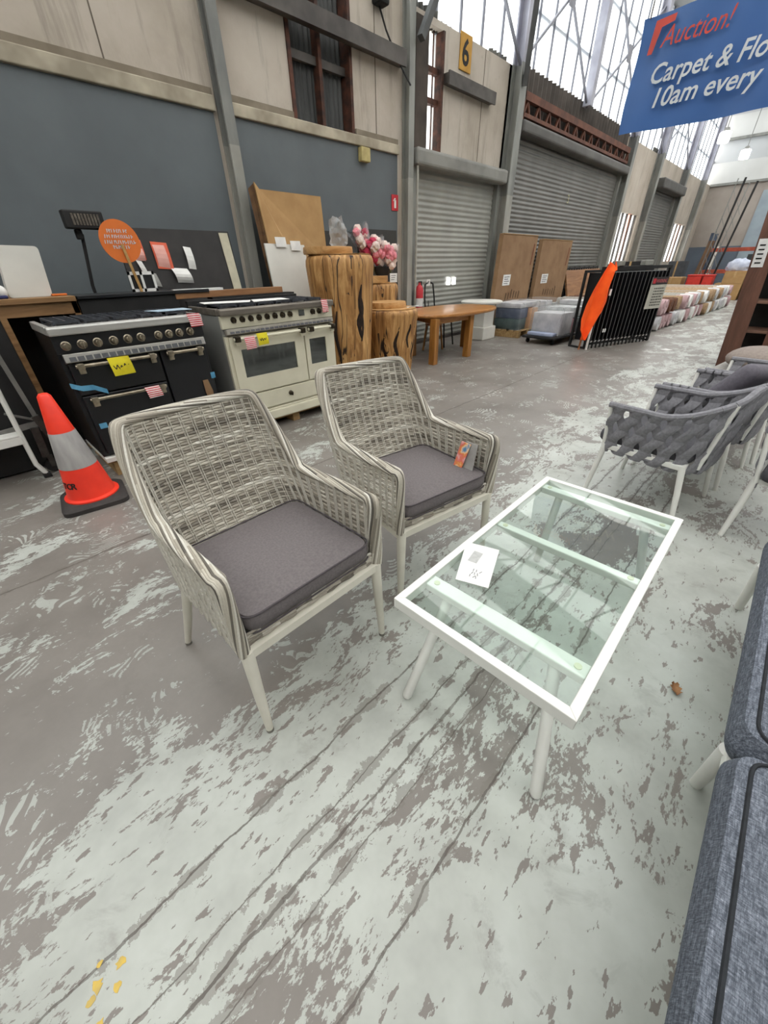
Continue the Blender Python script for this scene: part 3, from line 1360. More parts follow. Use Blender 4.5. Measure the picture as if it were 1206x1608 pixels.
# swing tag in the second chair
t = thing('swing_tag', 'folded colour swing tag standing on chair cushion against the wicker arm', 'tag', (1.28, .835, 0), R(-10))
b = BM()
poly(b, [(.20, .13, .545), (.206, .06, .545), (.232, .065, .672), (.226, .135, .672)], (.003, 0, 0))
obj('back_card', b, pm('grey_card', '#a3a09c', '#8e8b87', 12, .7), t)
b = BM()
poly(b, [(.182, .165, .547), (.188, .115, .547), (.222, .10, .665), (.215, .155, .668)], (.003, 0, 0))
pt = nt('printed_colour_card')
_m, _t, _n, _l, _p = pt
_l.new(ramp(_n, _l, noise(_n, _l, coords(_n, _l), 22, 2), [(.3, '#4f82a8'), (.42, '#e3c19a'), (.5, '#d8873f'), (.58, '#d56a60'), (.7, '#dcb0ac')]), _p.inputs['Base Color'])
obj('front_card', b, _m, t)

# ================================================================== GLASS COFFEE TABLE
TX0, TX1, TY0, TY1, TZ = .676, 1.872, .018, .63, .45
t = thing('coffee_table', 'white metal coffee table with glass top in front of the wicker chairs', 'table', ((TX0 + TX1) / 2, (TY0 + TY1) / 2, 0))
hx, hy = (TX1 - TX0) / 2, (TY1 - TY0) / 2
rw = .028


def mitre_rail(a, c, ia, ic, z0, z1):
    bm_ = BM()
    poly(bm_, [(a[0], a[1], z0), (c[0], c[1], z0), (ic[0], ic[1], z0), (ia[0], ia[1], z0)], (0, 0, z1 - z0))
    bmesh.ops.recalc_face_normals(bm_, faces=bm_.faces)
    bmesh.ops.bevel(bm_, geom=list(bm_.edges), offset=.0025, segments=2, profile=.5, affect='EDGES')
    return bm_


O = [(-hx, -hy), (hx, -hy), (hx, hy), (-hx, hy)]
I = [(-hx + rw, -hy + rw), (hx - rw, -hy + rw), (hx - rw, hy - rw), (-hx + rw, hy - rw)]
for k in range(4):
    obj('rail', mitre_rail(O[k], O[(k + 1) % 4], I[k], I[(k + 1) % 4], TZ - .042, TZ), WHITEALU, t)
b = BM()
box(b, -hx + rw + .001, hx - rw - .001, -hy + rw + .001, hy - rw - .001, TZ - .009, TZ - .003)
obj('glass_top', b, GLASS, t)
for x, wd in ((-.43, .055), (.06, .036), (.51, .045)):
    b = BM()
    box(b, x - wd / 2, x + wd / 2, -hy + rw, hy - rw, TZ - .042, TZ - .012, .004)
    br = obj('crossbar', b, WHITEALU, t)
    for y in (-hy + rw + .03, hy - rw - .03):
        b = BM()
        lathe(b, [(0, 0), (.011, 0), (.011, .0025), (0, .0027)], 14, (x, y, TZ - .0119))
        obj('suction_pad', b, pm('clear_amber_pad', '#d6d5bc', '#c7c5a8', 20, .3), br, True)
for sx in (-1, 1):
    for sy in (-1, 1):
        xt = -.43 if sx < 0 else .51
        b = BM()
        yt, yf = sy * .19, sy * .252
        xf_ = xt + sx * .17 if sx < 0 else xt - .0
        top = Vector((xt, yt, TZ - .04))
        foot = Vector({(-1, 1): (-.63, .215, 0), (-1, -1): (-.60, -.292, 0), (1, 1): (.47, .21, 0), (1, -1): (.585, -.27, 0)}[(sx, sy)])
        d = (top - foot)
        tube(b, [foot + Vector((0, 0, .003)), foot + d * .03, foot + d * .5, top], [.014, .0185, .0185, .0185], 16)
        obj('leg', b, WHITEALU, t, True)
# price card on the glass
t = thing('price_card', 'white A5 price card lying on the glass table top', 'card', (1.02, .52, TZ), R(10))
b = BM()
poly(b, [(-.125, .03, .0005), (-.105, -.085, .0005), (.118, -.045, .0005), (.10, .085, .0005)], (0, 0, .002))
obj('sheet', b, PAPER, t)
b = BM()
box(b, -.005, .062, .0, .035, .0026, .003)
obj('printed_block', b, pm('grey_print', '#b9b9b7', '#a9a9a7', 60, .8), t)
b = BM()
rr = random.Random(2)
for k in range(9):
    x = -.085 + .017 * (k % 3)
    y = -.03 + .012 * (k // 3)
    bar(b, (x, y, .0028), (x + .013, y + rr.uniform(-.006, .006), .0028), .0025, .0006)
obj('handwriting', b, pm('grey_ink', '#77777a', '#66666a', 60, .8), t)

# ================================================================== SOFA
SX0, SX1, SY1 = -.16, 2.06, -.262
t = thing('outdoor_sofa', 'charcoal fabric sofa on a white frame along the right edge', 'sofa', (.95, -.6, 0))
ox, oy = .95, -.6


def L_(x, y, z):
    return (x - ox, y - oy, z)


b = BM()
for y in (-.313, -.95):
    box(b, SX0 - ox, SX1 - ox, y - .02 - oy, y + .02 - oy, .275, .315, .006)
for x in (SX0 + .02, .93, SX1 - .02):
    box(b, x - .02 - ox, x + .02 - ox, -.95 - oy, -.32 - oy, .275, .31, .005)
for k in range(7):
    y = -.39 - k * .086
    box(b, SX0 - ox, SX1 - ox, y - .025 - oy, y + .025 - oy, .305, .32)
obj('frame', b, WHITEALU, t)
for x, dx in ((SX0 + .1, -.09), (.98, .075), (1.98, .08)):
    for y, dy in ((-.30, -.02), (-.93, -.03)):
        b = BM()
        tube(b, [L_(x, y, .30), L_(x + dx * .5, y + dy * .5, .15), L_(x + dx, y + dy, .0)], [.021, .019, .0165], 14)
        obj('leg', b, WHITEALU, t, True)
for x0, x1 in ((SX0 + .01, .885), (.905, SX1 - .02)):
    b = BM()
    o_ = rounded_outline([L_(x0, -.915, 0)[:2], L_(x1, -.915, 0)[:2], L_(x1, -.268, 0)[:2], L_(x0, -.268, 0)[:2]], .055, 6)
    cushion_mesh(b, o_, .32, .452, .012, edge=.045, low=.955)
    cu = obj('seat_cushion', b, HEATHER, t, True)
    b = BM()
    o2 = rounded_outline([L_(x0 + .018, -.9, 0)[:2], L_(x1 - .018, -.9, 0)[:2], L_(x1 - .018, -.3, 0)[:2], L_(x0 + .018, -.3, 0)[:2]], .05, 6)
    tube(b, [(x, y, .4535) for x, y in o2], .0045, 6, closed=True)
    obj('piping', b, PIPING, cu, True)
for x0, x1 in ((SX0 + .03, .89), (.91, SX1 - .04)):
    b = BM()
    box(b, x0 - ox, x1 - ox, -.93 - oy, -.80 - oy, .47, .86, .05, seg=4)
    bmesh.ops.rotate(b, cent=(0, -.87 - oy, .47), matrix=Matrix.Rotation(R(12), 3, 'X'), verts=b.verts)
    obj('back_cushion', b, HEATHER, t, True)
b = BM()
tube(b, [L_(SX0 + .03, -.97, .3), L_(SX0 + .03, -1.06, .8), L_(SX1 - .03, -1.06, .8), L_(SX1 - .03, -.97, .3)], .018, 12)
for k in range(9):
    x = SX0 + .2 + k * .23
    tube(b, [L_(x, -.97, .3), L_(x, -1.06, .8)], .009, 8)
obj('back_frame', b, WHITEALU, t, True)

# ================================================================== STRAP CHAIRS
def strap_plan(u):
    """0..1 round the U; front is +y"""
    pts = [(-.285, .27), (-.30, -.14), (-.19, -.285), (.19, -.285), (.30, -.14), (.285, .27)]
    ls = [0]
    for a, c in zip(pts, pts[1:]):
        ls.append(ls[-1] + math.hypot(c[0] - a[0], c[1] - a[1]))
    s = u * ls[-1]
    for i in range(5):
        if s <= ls[i + 1] or i == 4:
            break
    f = (s - ls[i]) / (ls[i + 1] - ls[i])
    a, c = pts[i], pts[i + 1]
    return Vector((a[0] + f * (c[0] - a[0]), a[1] + f * (c[1] - a[1]), 0))


SPL = [strap_plan(i / 60) for i in range(61)]
for _ in range(6):
    SPL = [SPL[0]] + [(SPL[i - 1] + SPL[i] + SPL[i + 1]) / 3 for i in range(1, 60)] + [SPL[-1]]


def strap_at(u):
    f = min(max(u, 0), .99999) * 60
    i = int(f)
    p = SPL[i].lerp(SPL[i + 1], f - i)
    d = (SPL[i + 1] - SPL[i]).normalized()
    return p, Vector((d.y, -d.x, 0)) * -1


def strap_pt(u, v, off=0):
    p, nrm = strap_at(u)
    if nrm.dot(p) < 0:
        nrm = -nrm
    s = min(u, 1 - u) * 2
    top = .645 + .145 * sstep(.35, .95, s)
    z = .355 + v * (top - .355)
    return p + nrm * (off + .055 * v - .02) + Vector((0, 0, z))


def make_strap_chair(loc, rz, label, group):
    t = thing('strap_armchair', label, 'chair', loc, rz, group)
    for v, r in ((1, .014), (0, .012)):
        b = BM()
        tube(b, [strap_pt(i / 60, v) for i in range(61)], r, 10)
        obj('top_rail' if v else 'bottom_rail', b, WHITEALU if v else ROPE, t, True)
    for u in (0.004, .37, .63, .996):
        b = BM()
        tube(b, [strap_pt(u, k / 6, .012 if .1 < u < .9 else 0) for k in range(7)], .0125, 10)
        obj('upright', b, WHITEALU, t, True)
    n = 30
    for k in range(n):
        b = BM()
        pv = None
        for j in range(21):
            v = -.10 + 1.10 * j / 20
            ph = 2 * PI * v * 1.5 + (k % 2) * PI
            u = (k + .5 + .46 * math.sin(ph)) / n
            u = min(max(u, .006), .994)
            off = .010 * math.cos(ph) + .005
            hw = .0335 / 1.55
            row = []
            for du, dn in ((-hw, -.004), (-hw * .55, .0055), (hw * .55, .0055), (hw, -.004), (0, -.006)):
                row.append(b.verts.new(strap_pt(min(max(u + du, 0), 1), v, off + dn)))
            if pv:
                for q in range(5):
                    b.faces.new((pv[q], pv[(q + 1) % 5], row[(q + 1) % 5], row[q]))
            else:
                b.faces.new(row[::-1])
            pv = row
        b.faces.new(pv)
        # loop over the top rail
        c = strap_pt((k + .5) / n, 1)
        d = (strap_pt((k + .9) / n, 1) - strap_pt((k + .1) / n, 1)).normalized()
        tube(b, [c - d * .031, c + d * .031], .0185, 8)
        obj('strap', b, ROPE, t, True)
    for sx in (-1, 1):
        for y0, y1 in ((.25, .29), (-.2, -.27)):
            b = BM()
            tube(b, [(sx * .27, y0, .38), (sx * .275, (y0 + y1) / 2, .2), (sx * .285, y1, 0)], [.019, .017, .0135], 12)
            obj('leg', b, WHITEALU, t, True)
    b = BM()
    for y in (.25, -.2):
        box(b, -.27, .27, y - .015, y + .015, .35, .38, .004)
    for x in (-.27, .27):
        box(b, x - .015, x + .015, -.2, .25, .35, .38, .004)
    obj('seat_frame', b, WHITEALU, t)
    b = BM()
    cushion_mesh(b, rounded_outline([(-.25, -.22), (.25, -.22), (.262, .32), (-.262, .32)], .06), .385, .455, .012)
    obj('cushion', b, ROPEC, t, True)
    return t


G = 'grey strap chairs by the sofa'
RC1 = make_strap_chair((2.945, .30, 0), R(-9), 'grey woven strap armchair nearest the glass coffee table', G)
RC2 = dup(RC1, (3.66, .17, 0), R(-9), 'grey woven strap armchair with a loose mauve pillow, second in the row', G)
RC3 = dup(RC1, (4.36, .03, 0), R(-9), 'grey woven strap armchair third in the row, before the taupe ottoman', G)
RC4 = dup(RC1, (2.98, -.47, 0), R(86), 'grey strap chair turned with its dark cushion front to the sofa end', G)
b = BM()
box(b, -.2, .2, -.06, .06, -.16, .16, .055, seg=4)
pw = obj('scatter_pillow', b, pm('mauve_grey_cloth', '#68646c', '#5d5961', 50, .9), None, True, (3.74, .10, .64), (R(35), R(8), R(-14)))
solo(pw, 'mauve grey scatter pillow leaning in the second strap armchair', 'pillow')

# ottoman with a taupe cushion
t = thing('ottoman', 'pale ottoman topped by a plump taupe cushion beside the brown cabinets', 'ottoman', (5.75, .02, 0), R(-8))
b = BM()
box(b, -.42, .42, -.4, .4, .08, .40, .03)
obj('body', b, pm('pale_grey_weave', '#a5a29c', '#8f8c86', 30, .9), t, True)
for sx in (-1, 1):
    for sy in (-1, 1):
        b = BM()
        tube(b, [(sx * .36, sy * .34, 0), (sx * .36, sy * .34, .09)], .02, 10)
        obj('leg', b, WHITEALU, t, True)
b = BM()
bmesh.ops.create_uvsphere(b, u_segments=28, v_segments=14, radius=1)
for v in b.verts:
    v.co = Vector((math.copysign(abs(v.co.x) ** .75, v.co.x) * .36, math.copysign(abs(v.co.y) ** .75, v.co.y) * .34, v.co.z * .11 + .505))
obj('cushion', b, TAUPE, t, True)

# ================================================================== TRAFFIC CONE
t = thing('traffic_cone', 'fluorescent red traffic cone with one grey reflective band before the black cooker', 'cone', (.235, 3.215, 0), R(-8))
b = BM()
o_ = rounded_outline([(-.2, -.2), (.2, -.2), (.2, .2), (-.2, .2)], .07, 5)
lo = [b.verts.new((x, y, 0)) for x, y in o_]
mi = [b.verts.new((x, y, .03)) for x, y in o_]
hi = [b.verts.new((x * .86, y * .86, .052)) for x, y in o_]
for A, B in ((lo, mi), (mi, hi)):
    for k in range(len(A)):
        b.faces.new((A[k], A[(k + 1) % len(A)], B[(k + 1) % len(A)], B[k]))
b.faces.new(lo[::-1])
b.faces.new(hi)
obj('base', b, RUBBER, t, True)


def cr(z):
    return .150 - (z - .05) * (.150 - .036) / .71


b = BM()
lathe(b, [(0, .052), (.168, .052), (.168, .062), (cr(.075), .07), (cr(.3), .3), (cr(.3) - .004, .3), (cr(.52) - .004, .52), (cr(.52), .52), (cr(.755), .755), (cr(.76) - .012, .77), (0, .77)], 40)
obj('body', b, RED, t, True)
b = BM()
lathe(b, [(cr(.29) + .0006, .285), (cr(.29) + .002, .287), (cr(.525) + .002, .525), (cr(.525) + .0005, .527)], 40)
obj('reflective_band', b, SILVER, t, True)
# black letters wrapped on the cone
ang0 = R(205)
for k, ch in enumerate('TOR'):
    a = ang0 + k * R(15)
    z = .155
    rr_ = cr(z) + .003
    nrm = Vector((math.cos(a), math.sin(a), .165)).normalized()
    ax = Vector((-math.sin(a), math.cos(a), 0))
    ay = nrm.cross(ax).normalized()
    p = Vector((math.cos(a) * rr_, math.sin(a) * rr_, z)) - ax * .02
    text('letter', ch, .06, INK, t, p, (ax, ay), .15, .002, bold=.0012)

# dry leaf on the floor
b = BM()
bmesh.ops.create_grid(b, x_segments=8, y_segments=6, size=1)
for v in b.verts:
    x, y = v.co.x, v.co.y
    w_ = math.sqrt(max(0, 1 - x * x * .9)) * (.8 + .25 * math.sin(x * 9))
    v.co = Vector((x * .026, y * .021 * w_, .004 + .010 * y * y + .006 * x * x + .002 * math.sin(x * 8)))
lf = obj('dry_leaf', b, LEAF, None, True, (1.375, -.2, 0), (0, 0, R(20)))
solo(lf, 'curled dry brown leaf lying on the floor near the sofa', 'leaf')
# yellow paint flecks
b = BM()
rr = random.Random(9)
for x, y, s in ((-.335, .60, .02), (-.352, .565, .016), (-.385, .60, .022), (-.40, .585, .014), (-.41, .53, .022), (-.432, .515, .02), (-.395, .535, .013), (-.425, .545, .02), (-.43, .49, .015), (-.455, .53, .022), (-.475, .49, .02), (-.445, .475, .014), (-.37, .635, .01)):
    pts = [(x + s * rr.uniform(.35, .85) * math.cos(a), y + s * rr.uniform(.3, .8) * math.sin(a), .0006) for a in [k * PI / 5 for k in range(10)]]
    poly(b, pts, (0, 0, .0006))
o = obj('floor_marking', b, YPAINT)
o['kind'] = 'structure'

# ================================================================== RANGE COOKERS
def tag_sheet(bm, x, y, z, wd, h, curl=.012, lean=.0):
    """a slip of paper folded over a rail: front face hanging down"""
    pv = None
    for k in range(7):
        t_ = k / 6
        zz = z - h * t_
        yy = y - curl * math.sin(t_ * 2.4)
        row = (bm.verts.new((x + lean * t_, yy, zz)), bm.verts.new((x + wd + lean * t_, yy - .002, zz + .004 * t_)))
        row2 = None
        if pv:
            bm.faces.new((pv[0], pv[1], row[1], row[0]))
        pv = row
    return bm


def hob(t, W, D, zt, n, par):
    b = BM()
    box(b, .03, W - .03, .06, D - .05, zt - .004, zt + .004)
    obj('hob_plate', b, pm('dark_hob_plate', '#2f3134', '#222427', 10, .35), t)
    cw = (W - .1) / n
    for k in range(n):
        x0 = .05 + k * cw
        b = BM()
        x1 = x0 + cw - .015
        ya, yb = .085, D - .075
        for x in (x0 + .012, (x0 + x1) / 2, x1 - .012):
            box(b, x - .006, x + .006, ya, yb, zt + .028, zt + .042)
        for y in (ya, ya + (yb - ya) * .25, (ya + yb) / 2, ya + (yb - ya) * .75, yb):
            box(b, x0 + .006, x1 - .006, y - .006, y + .006, zt + .028, zt + .042)
        for x in (x0 + .012, x1 - .012):
            for y in (ya, yb):
                box(b, x - .007, x + .007, y - .007, y + .007, zt + .003, zt + .03)
        obj('pan_grate', b, IRON, t)
        for y in (ya + (yb - ya) * .25, ya + (yb - ya) * .75):
            b = BM()
            lathe(b, [(.045, zt + .004), (.043, zt + .016), (.03, zt + .022), (0, zt + .023)], 16, ((x0 + x1) / 2, y, 0))
            obj('burner', b, BLACKM, t, True)


def knob(t, x, z, r, m, back):
    b = BM()
    M_ = Matrix.Rotation(R(90), 4, 'X')
    lathe(b, [(r * 1.15, 0), (r * 1.15, .005), (r * .95, .008), (r * .8, .03), (r * .6, .036), (0, .037)], 18)
    box(b, -.004, .004, -r * .95, r * .95, .03, .043, .002)
    bmesh.ops.transform(b, matrix=Matrix.Translation((x, back, z)) @ M_, verts=b.verts)
    return obj('knob', b, m, t, True)


def handle(par, x0, x1, z, m, y=-.055, r=.0125):
    b = BM()
    tube(b, [(x0, y, z), (x1, y, z)], r, 12)
    h = obj('handle', b, m, par, True)
    for x in (x0 + .03, x1 - .03):
        b = BM()
        box(b, x - .022, x + .022, y - .017, y + .017, z - .019, z + .019, .006)
        box(b, x - .012, x + .012, y, 0.0, z - .012, z + .012, .003)
        box(b, x - .02, x + .02, y - .004, y + .02, z - .05, z - .015, .004)
        obj('handle_bracket', b, m, par, True)
    return h


def base_cooker(name, label, W, D, loc, zt, z0, body, trim, panelz, knobs, kr, km, vent, doors, hm):
    t = thing(name, label, 'cooker', loc, 0)
    b = BM()
    box(b, 0, W, .03, D, z0, zt - .05, .004)
    obj('body', b, body[0], t)
    b = BM()
    box(b, .0, W, .0, .03, panelz[0], panelz[1], .004)
    obj('control_panel', b, body[1], t)
    b = BM()
    box(b, -.006, W + .006, -.03, .05, zt - .055, zt, .012)
    box(b, -.006, .03, .05, D, zt - .055, zt, .006)
    box(b, W - .03, W + .006, .05, D, zt - .055, zt, .006)
    obj('worktop_trim', b, trim, t)
    for x, z in knobs:
        knob(t, x, z, kr, km, .0)
    b = BM()
    box(b, .02, W - .02, -.03, .02, vent[0], vent[1], .004, rot=(R(-14), 0, 0))
    vs = obj('vent_strip', b, vent[2], t)
    b = BM()
    n = int(W / .052)
    for k in range(n):
        x = .045 + k * (W - .09) / n
        box(b, x + .004, x + (W - .09) / n - .006, -.0345, -.028, vent[0] + .012, vent[1] - .016, rot=(R(-14), 0, 0))
    obj('vent_slots', b, vent[3], vs)
    return t


BW = 1.02
knb = [(x - .435, .985) for x in (.50, .595, .69, .79, .885, .975, 1.10, 1.18, 1.26, 1.345)]
bc = base_cooker('range_cooker', 'black range cooker with nickel knobs and three handled oven doors', BW, .6, (.43, 3.49, 0), 1.105, .175,
                 (BLACK, BLACK), INOXP, (.94, 1.05), knb, .026, NICKEL, (.875, .932, INOX, pm('vent_slot_grey', '#55575a', '#46484b', 20, .5)), None, NICKEL)  # vent slots are dark grey blocks set on the strip
for x0, x1, z0, z1, hz in ((.03, .62, .655, .875, .855), (.03, .62, .2, .645, .625), (.635, .99, .2, .875, .855)):
    b = BM()
    box(b, x0, x1, -.004, .03, z0, z1, .006)
    dr = obj('oven_door', b, BLACK, bc)
    handle(dr, x0 + .03, x1 - .03, hz, NICKEL)
hob(bc, BW, .6, 1.085, 5, bc)
t = thing('dark_counter', 'black back counter standing behind the burners of the black cooker', 'counter', (.79, 4.13, 0))
b = BM()
box(b, .0, .78, .02, .30, .0, 1.222, .004)
obj('body', b, BLACKM, t)
b = BM()
box(b, .0, 1.08, .0, .32, 1.222, 1.25, .004)
obj('top', b, BLACK, t)
b = BM()
box(b, .0, BW, -.02, .6, .135, .172, .004)
solo(obj('foam_board', b, WHITE, None, False, (.43, 3.49, 0)), 'white foam board under the black range cooker', 'board')
for nm, lab, loc, Wd in (('pallet', 'low wooden pallet under the black range cooker', (.43, 3.49), BW), ('pallet', 'low wooden pallet under the cream range cooker', (1.62, 3.49), 1.22)):
    t = thing(nm, lab, 'pallet', (loc[0], loc[1], 0), 0)
    h = .134 if Wd < 1.1 else .092
    for y in (.02, .27, .52):
        b = BM()
        box(b, .0, Wd, y, y + .09, h - .02, h, .002)
        obj('deck_board', b, PINE, t)
    for x in (.04, Wd / 2 - .04, Wd - .12):
        b = BM()
        box(b, x, x + .085, .02, .6, 0, h - .0205, .002)
        obj('bearer', b, PINE, t)
# labels on the black cooker
t = thing('price_sheet', 'yellow price sheet hung over the upper oven handle of the black cooker', 'label', (.43, 3.49, 0))
b = BM()
tag_sheet(b, .255, -.069, .885, .14, .125, .012, .01)
obj('paper', b, YELLOW, t)
b = BM()
zz = [.833, .805, .835, .80, .828, .806, .838, .802, .83]
for k in range(8):
    bar(b, (.277 + k * .0125, -.0808, zz[k]), (.2895 + k * .0125, -.0812, zz[k + 1]), .006, .001, (0, 1, 0))
obj('marker_strokes', b, INK, t)
b = BM()
for k in range(9):
    t_ = k / 8
    a = R(-60) + t_ * R(270)
    pass
tag_sheet(b, .425, -.07, .645, .105, .085, .012, .012)
solo(obj('striped_label', b, REDTAG, None, False, (.43, 3.49, 0)), 'red striped label wrapped over the lower oven handle of the black cooker', 'label')
b = BM()
tag_sheet(b, .905, -.033, 1.112, .10, .095, .006, .012)
solo(obj('striped_label', b, REDTAG, None, False, (.43, 3.49, 0)), 'red striped label on the right end of the black cooker worktop trim', 'label')
b = BM()
pts = [(-.01, -.008, .735), (.05, -.01, .705), (.12, -.012, .70), (.195, -.012, .655)]
for (a, c) in zip(pts, pts[1:]):
    poly(b, [(a[0], a[1], a[2] - .018), (c[0], c[1], c[2] - .018), (c[0], c[1], c[2] + .018), (a[0], a[1], a[2] + .018)], (0, -.0015, 0))
solo(obj('tape_strip', b, BLUETAPE, None, False, (.43, 3.49, 0)), 'strip of blue tape across the left edge of the black cooker', 'tape')
b = BM()
box(b, .055, .105, -.0065, -.0045, .40, .44)
solo(obj('tape_strip', b, BLUETAPE, None, False, (.43, 3.49, 0)), 'short blue tape piece low on the black cooker behind the cone', 'tape')
b = BM()
box(b, .985, 1.022, -.0065, -.0045, .60, .65)
solo(obj('tape_strip', b, BLUETAPE, None, False, (.43, 3.49, 0)), 'short blue tape piece on the right oven door of the black cooker', 'tape')
b = BM()
poly(b, [(.90, -.012, .60), (.945, -.012, .60), (.965, -.012, .50), (.96, -.012, .40), (.915, -.012, .41), (.90, -.012, .5)], (0, -.004, 0))
solo(obj('cardboard_tag', b, CARD2, None, False, (.43, 3.49, 0)), 'brown cardboard tag hanging on the right oven door of the black cooker', 'tag')

CW = 1.22
knb = [(.115 + k * .083, 1.03) for k in range(8)] + [(.965, 1.03), (1.045, 1.03), (1.12, 1.03)]
cc = base_cooker('range_cooker', 'cream range cooker with bronze knobs and glass oven doors', CW, .6, (1.615, 3.49, 0), 1.12, .1,
                 (pm('silver_cooker_side', '#a7a8a6', '#93948f', 1.5, .4, .3), CREAME), pm('dull_steel_trim', '#8d867c', '#746d64', 20, .4, .6, stretch=(.1, 1, 1)),
                 (.965, 1.066), knb, .022, BRONZE, (.915, .96, pm('dim_vent', '#9c978c', '#878277', 20, .5), pm('slate_slots', '#5a5a60', '#4b4b51', 20, .5)), None, CREAME)
b = BM()
box(b, 0, CW, .0, .0302, .105, .905, .002)
obj('front_frame', b, CREAME, cc)
for x0, x1, wx0, wx1 in ((.03, .81, .12, .70), (.825, 1.19, .875, 1.085)):
    b = BM()
    for q in ((x0, wx0, .40, .90), (wx1, x1, .40, .90), (wx0, wx1, .40, .545), (wx0, wx1, .79, .90)):
        box(b, q[0], q[1], -.022, .0, q[2], q[3])
    dr = obj('oven_door', b, CREAME, cc)
    b = BM()
    box(b, wx0, wx1, -.012, -.004, .545, .79)
    obj('door_glass', b, OVENGLASS, dr)
    handle(dr, x0 + .02, x1 - .01, .885, CREAME, -.07, .013)
    for x in (x0 + .05, x1 - .04):
        b = BM()
        box(b, x - .025, x + .025, -.095, -.05, .862, .908, .006)
        box(b, x - .014, x + .014, -.06, -.0225, .865, .905, .004)
        obj('handle_end', b, BRONZE, dr)
b = BM()
box(b, .03, CW - .03, -.02, .0, .225, .385, .005)
dr = obj('drawer', b, CREAME, cc)
kb = knob(dr, .565, .315, .021, BRONZE, -.02)
b = BM()
box(b, .0, CW, -.035, .0, .10, .19, .012)
box(b, .01, CW - .01, -.02, .0, .19, .21, .005)
obj('plinth', b, CREAME, cc)
b = BM()
box(b, .80, .865, -.006, .0, 1.005, 1.055)
ck = obj('clock_display', b, OVENGLASS, cc)
hob(cc, CW, .6, 1.10, 6, cc)
b = BM()
box(b, .0, CW, .6, .64, .9, 1.16, .004)
box(b, .27, CW, .64, .76, 1.16, 1.176, .002)
obj('back_guard', b, BLACKM, cc)
t = thing('price_sheet', 'yellow price sheet hung over the oven handle of the cream cooker', 'label', (1.615, 3.49, 0))
b = BM()
tag_sheet(b, .26, -.086, .915, .105, .10, .014, .004)
obj('paper', b, YELLOW, t)
b = BM()
zz = [.872, .852, .874, .85, .87, .855, .873]
for k in range(6):
    bar(b, (.28 + k * .011, -.1015, zz[k]), (.291 + k * .011, -.1018, zz[k + 1]), .0055, .001, (0, 1, 0))
obj('marker_strokes', b, INK, t)
b = BM()
tag_sheet(b, .135, -.086, .90, .10, .105, .012, .006)
solo(obj('striped_label', b, REDTAG, None, False, (1.615, 3.49, 0)), 'red striped label over the oven handle of the cream cooker', 'label')
b = BM()
tag_sheet(b, 1.06, -.033, 1.128, .075, .115, .01, .006)
solo(obj('striped_label', b, REDTAG, None, False, (1.615, 3.49, 0)), 'red striped label on the right end of the cream cooker worktop trim', 'label')
# papers and boards lying on the hobs
def paper(pts, label, m=PAPER, th=.004, cat='paper', name='loose_paper'):
    c = sum((Vector(p) for p in pts), Vector()) / len(pts)
    bm_ = BM()
    poly(bm_, [Vector(p) - c for p in pts], (0, 0, th))
    o = obj(name, bm_, m, None, False, c)
    return solo(o, label, cat)


paper([(1.62, 3.74, 1.148), (1.99, 3.62, 1.145), (2.10, 3.80, 1.147), (1.66, 3.93, 1.15)], 'white printed leaflet lying on the left burners of the cream cooker')
paper([(2.02, 3.60, 1.145), (2.42, 3.62, 1.144), (2.44, 3.80, 1.147), (2.12, 3.82, 1.148)], 'white paper sheet on the middle burners of the cream cooker')
paper([(1.17, 3.58, 1.132), (1.43, 3.56, 1.132), (1.42, 3.72, 1.134), (1.12, 3.72, 1.134)], 'pale blue leaflet over the right burners of the black cooker', pm('pale_blue_paper', '#a9bcc9', '#8ea3b4', 12, .7))
b = BM()
box(b, 0, 1.15, 0, .09, -.075, -.02, .004)
solo(obj('timber_batten', b, OAKBOARD, None, False, (1.55, 4.145, 1.252)), 'brown timber batten lying behind the cream cooker burners', 'board')
paper([(1.55, 4.15, 1.233), (2.02, 4.145, 1.233), (2.02, 4.22, 1.233), (1.56, 4.22, 1.233)], 'white papers stacked on the brown batten', PAPER, .02)

# ================================================================== THINGS BEHIND THE COOKERS
# wooden cabinet at the far left
t = thing('shelf_cabinet', 'open oak cabinet left of the black cooker holding a white panel', 'cabinet', (-.62, 4.14, 0))
b = BM()
box(b, 0, 1.40, -.02, .55, 1.215, 1.25, .003)
obj('top', b, CABWOOD, t)
b = BM()
box(b, 0, 1.40, 0, .03, 1.13, 1.2145, .002)
obj('fascia', b, CABWOOD, t)
for x in (0, .895, 1.36):
    b = BM()
    box(b, x, x + .04, .0, .55, 0, 1.13 if x == .895 else 1.214, .002)
    obj('side_panel', b, CABWOOD, t)
b = BM()
box(b, .04, 1.36, .52, .545, 0, 1.2)
obj('back', b, BLACKM, t)
b = BM()
box(b, .041, .894, .012, .03, .02, 1.128)
obj('dark_panel', b, BLACKM, t)
t = thing('splash_panel', 'white rounded panel standing on top of the oak cabinet', 'panel', (-.62, 4.3, 1.251))
b = BM()
poly(b, [(p[0], 0, p[1]) for p in rounded_outline([(1.02, 0), (1.29, .0), (1.325, .325), (1.08, .33)], .03, 4)], (0, .12, 0))
obj('body', b, WHITE, t)
b = BM()
bmesh.ops.create_uvsphere(b, u_segments=18, v_segments=10, radius=.045)
solo(obj('tape_roll', b, PAPER, None, True, (.36, 4.28, 1.295), ), 'white ball of wrap on the cabinet beside the white panel', 'wrap')
b = BM()
box(b, -.09, .09, -.02, .02, 0, .02, .008)
solo(obj('bottle_label', b, pm('navy_cloth', '#2b2f5c', '#22264c', 20, .8), None, False, (.30, 4.235, 1.2515)), 'small navy pouch on the left end of the cabinet top', 'pouch')
b = BM()
box(b, 0, .1, 0, .05, 0, .014, .003)
solo(obj('orange_card', b, ORANGE, None, False, (.66, 4.26, 1.2515)), 'small orange card at the right end of the cabinet top', 'card')

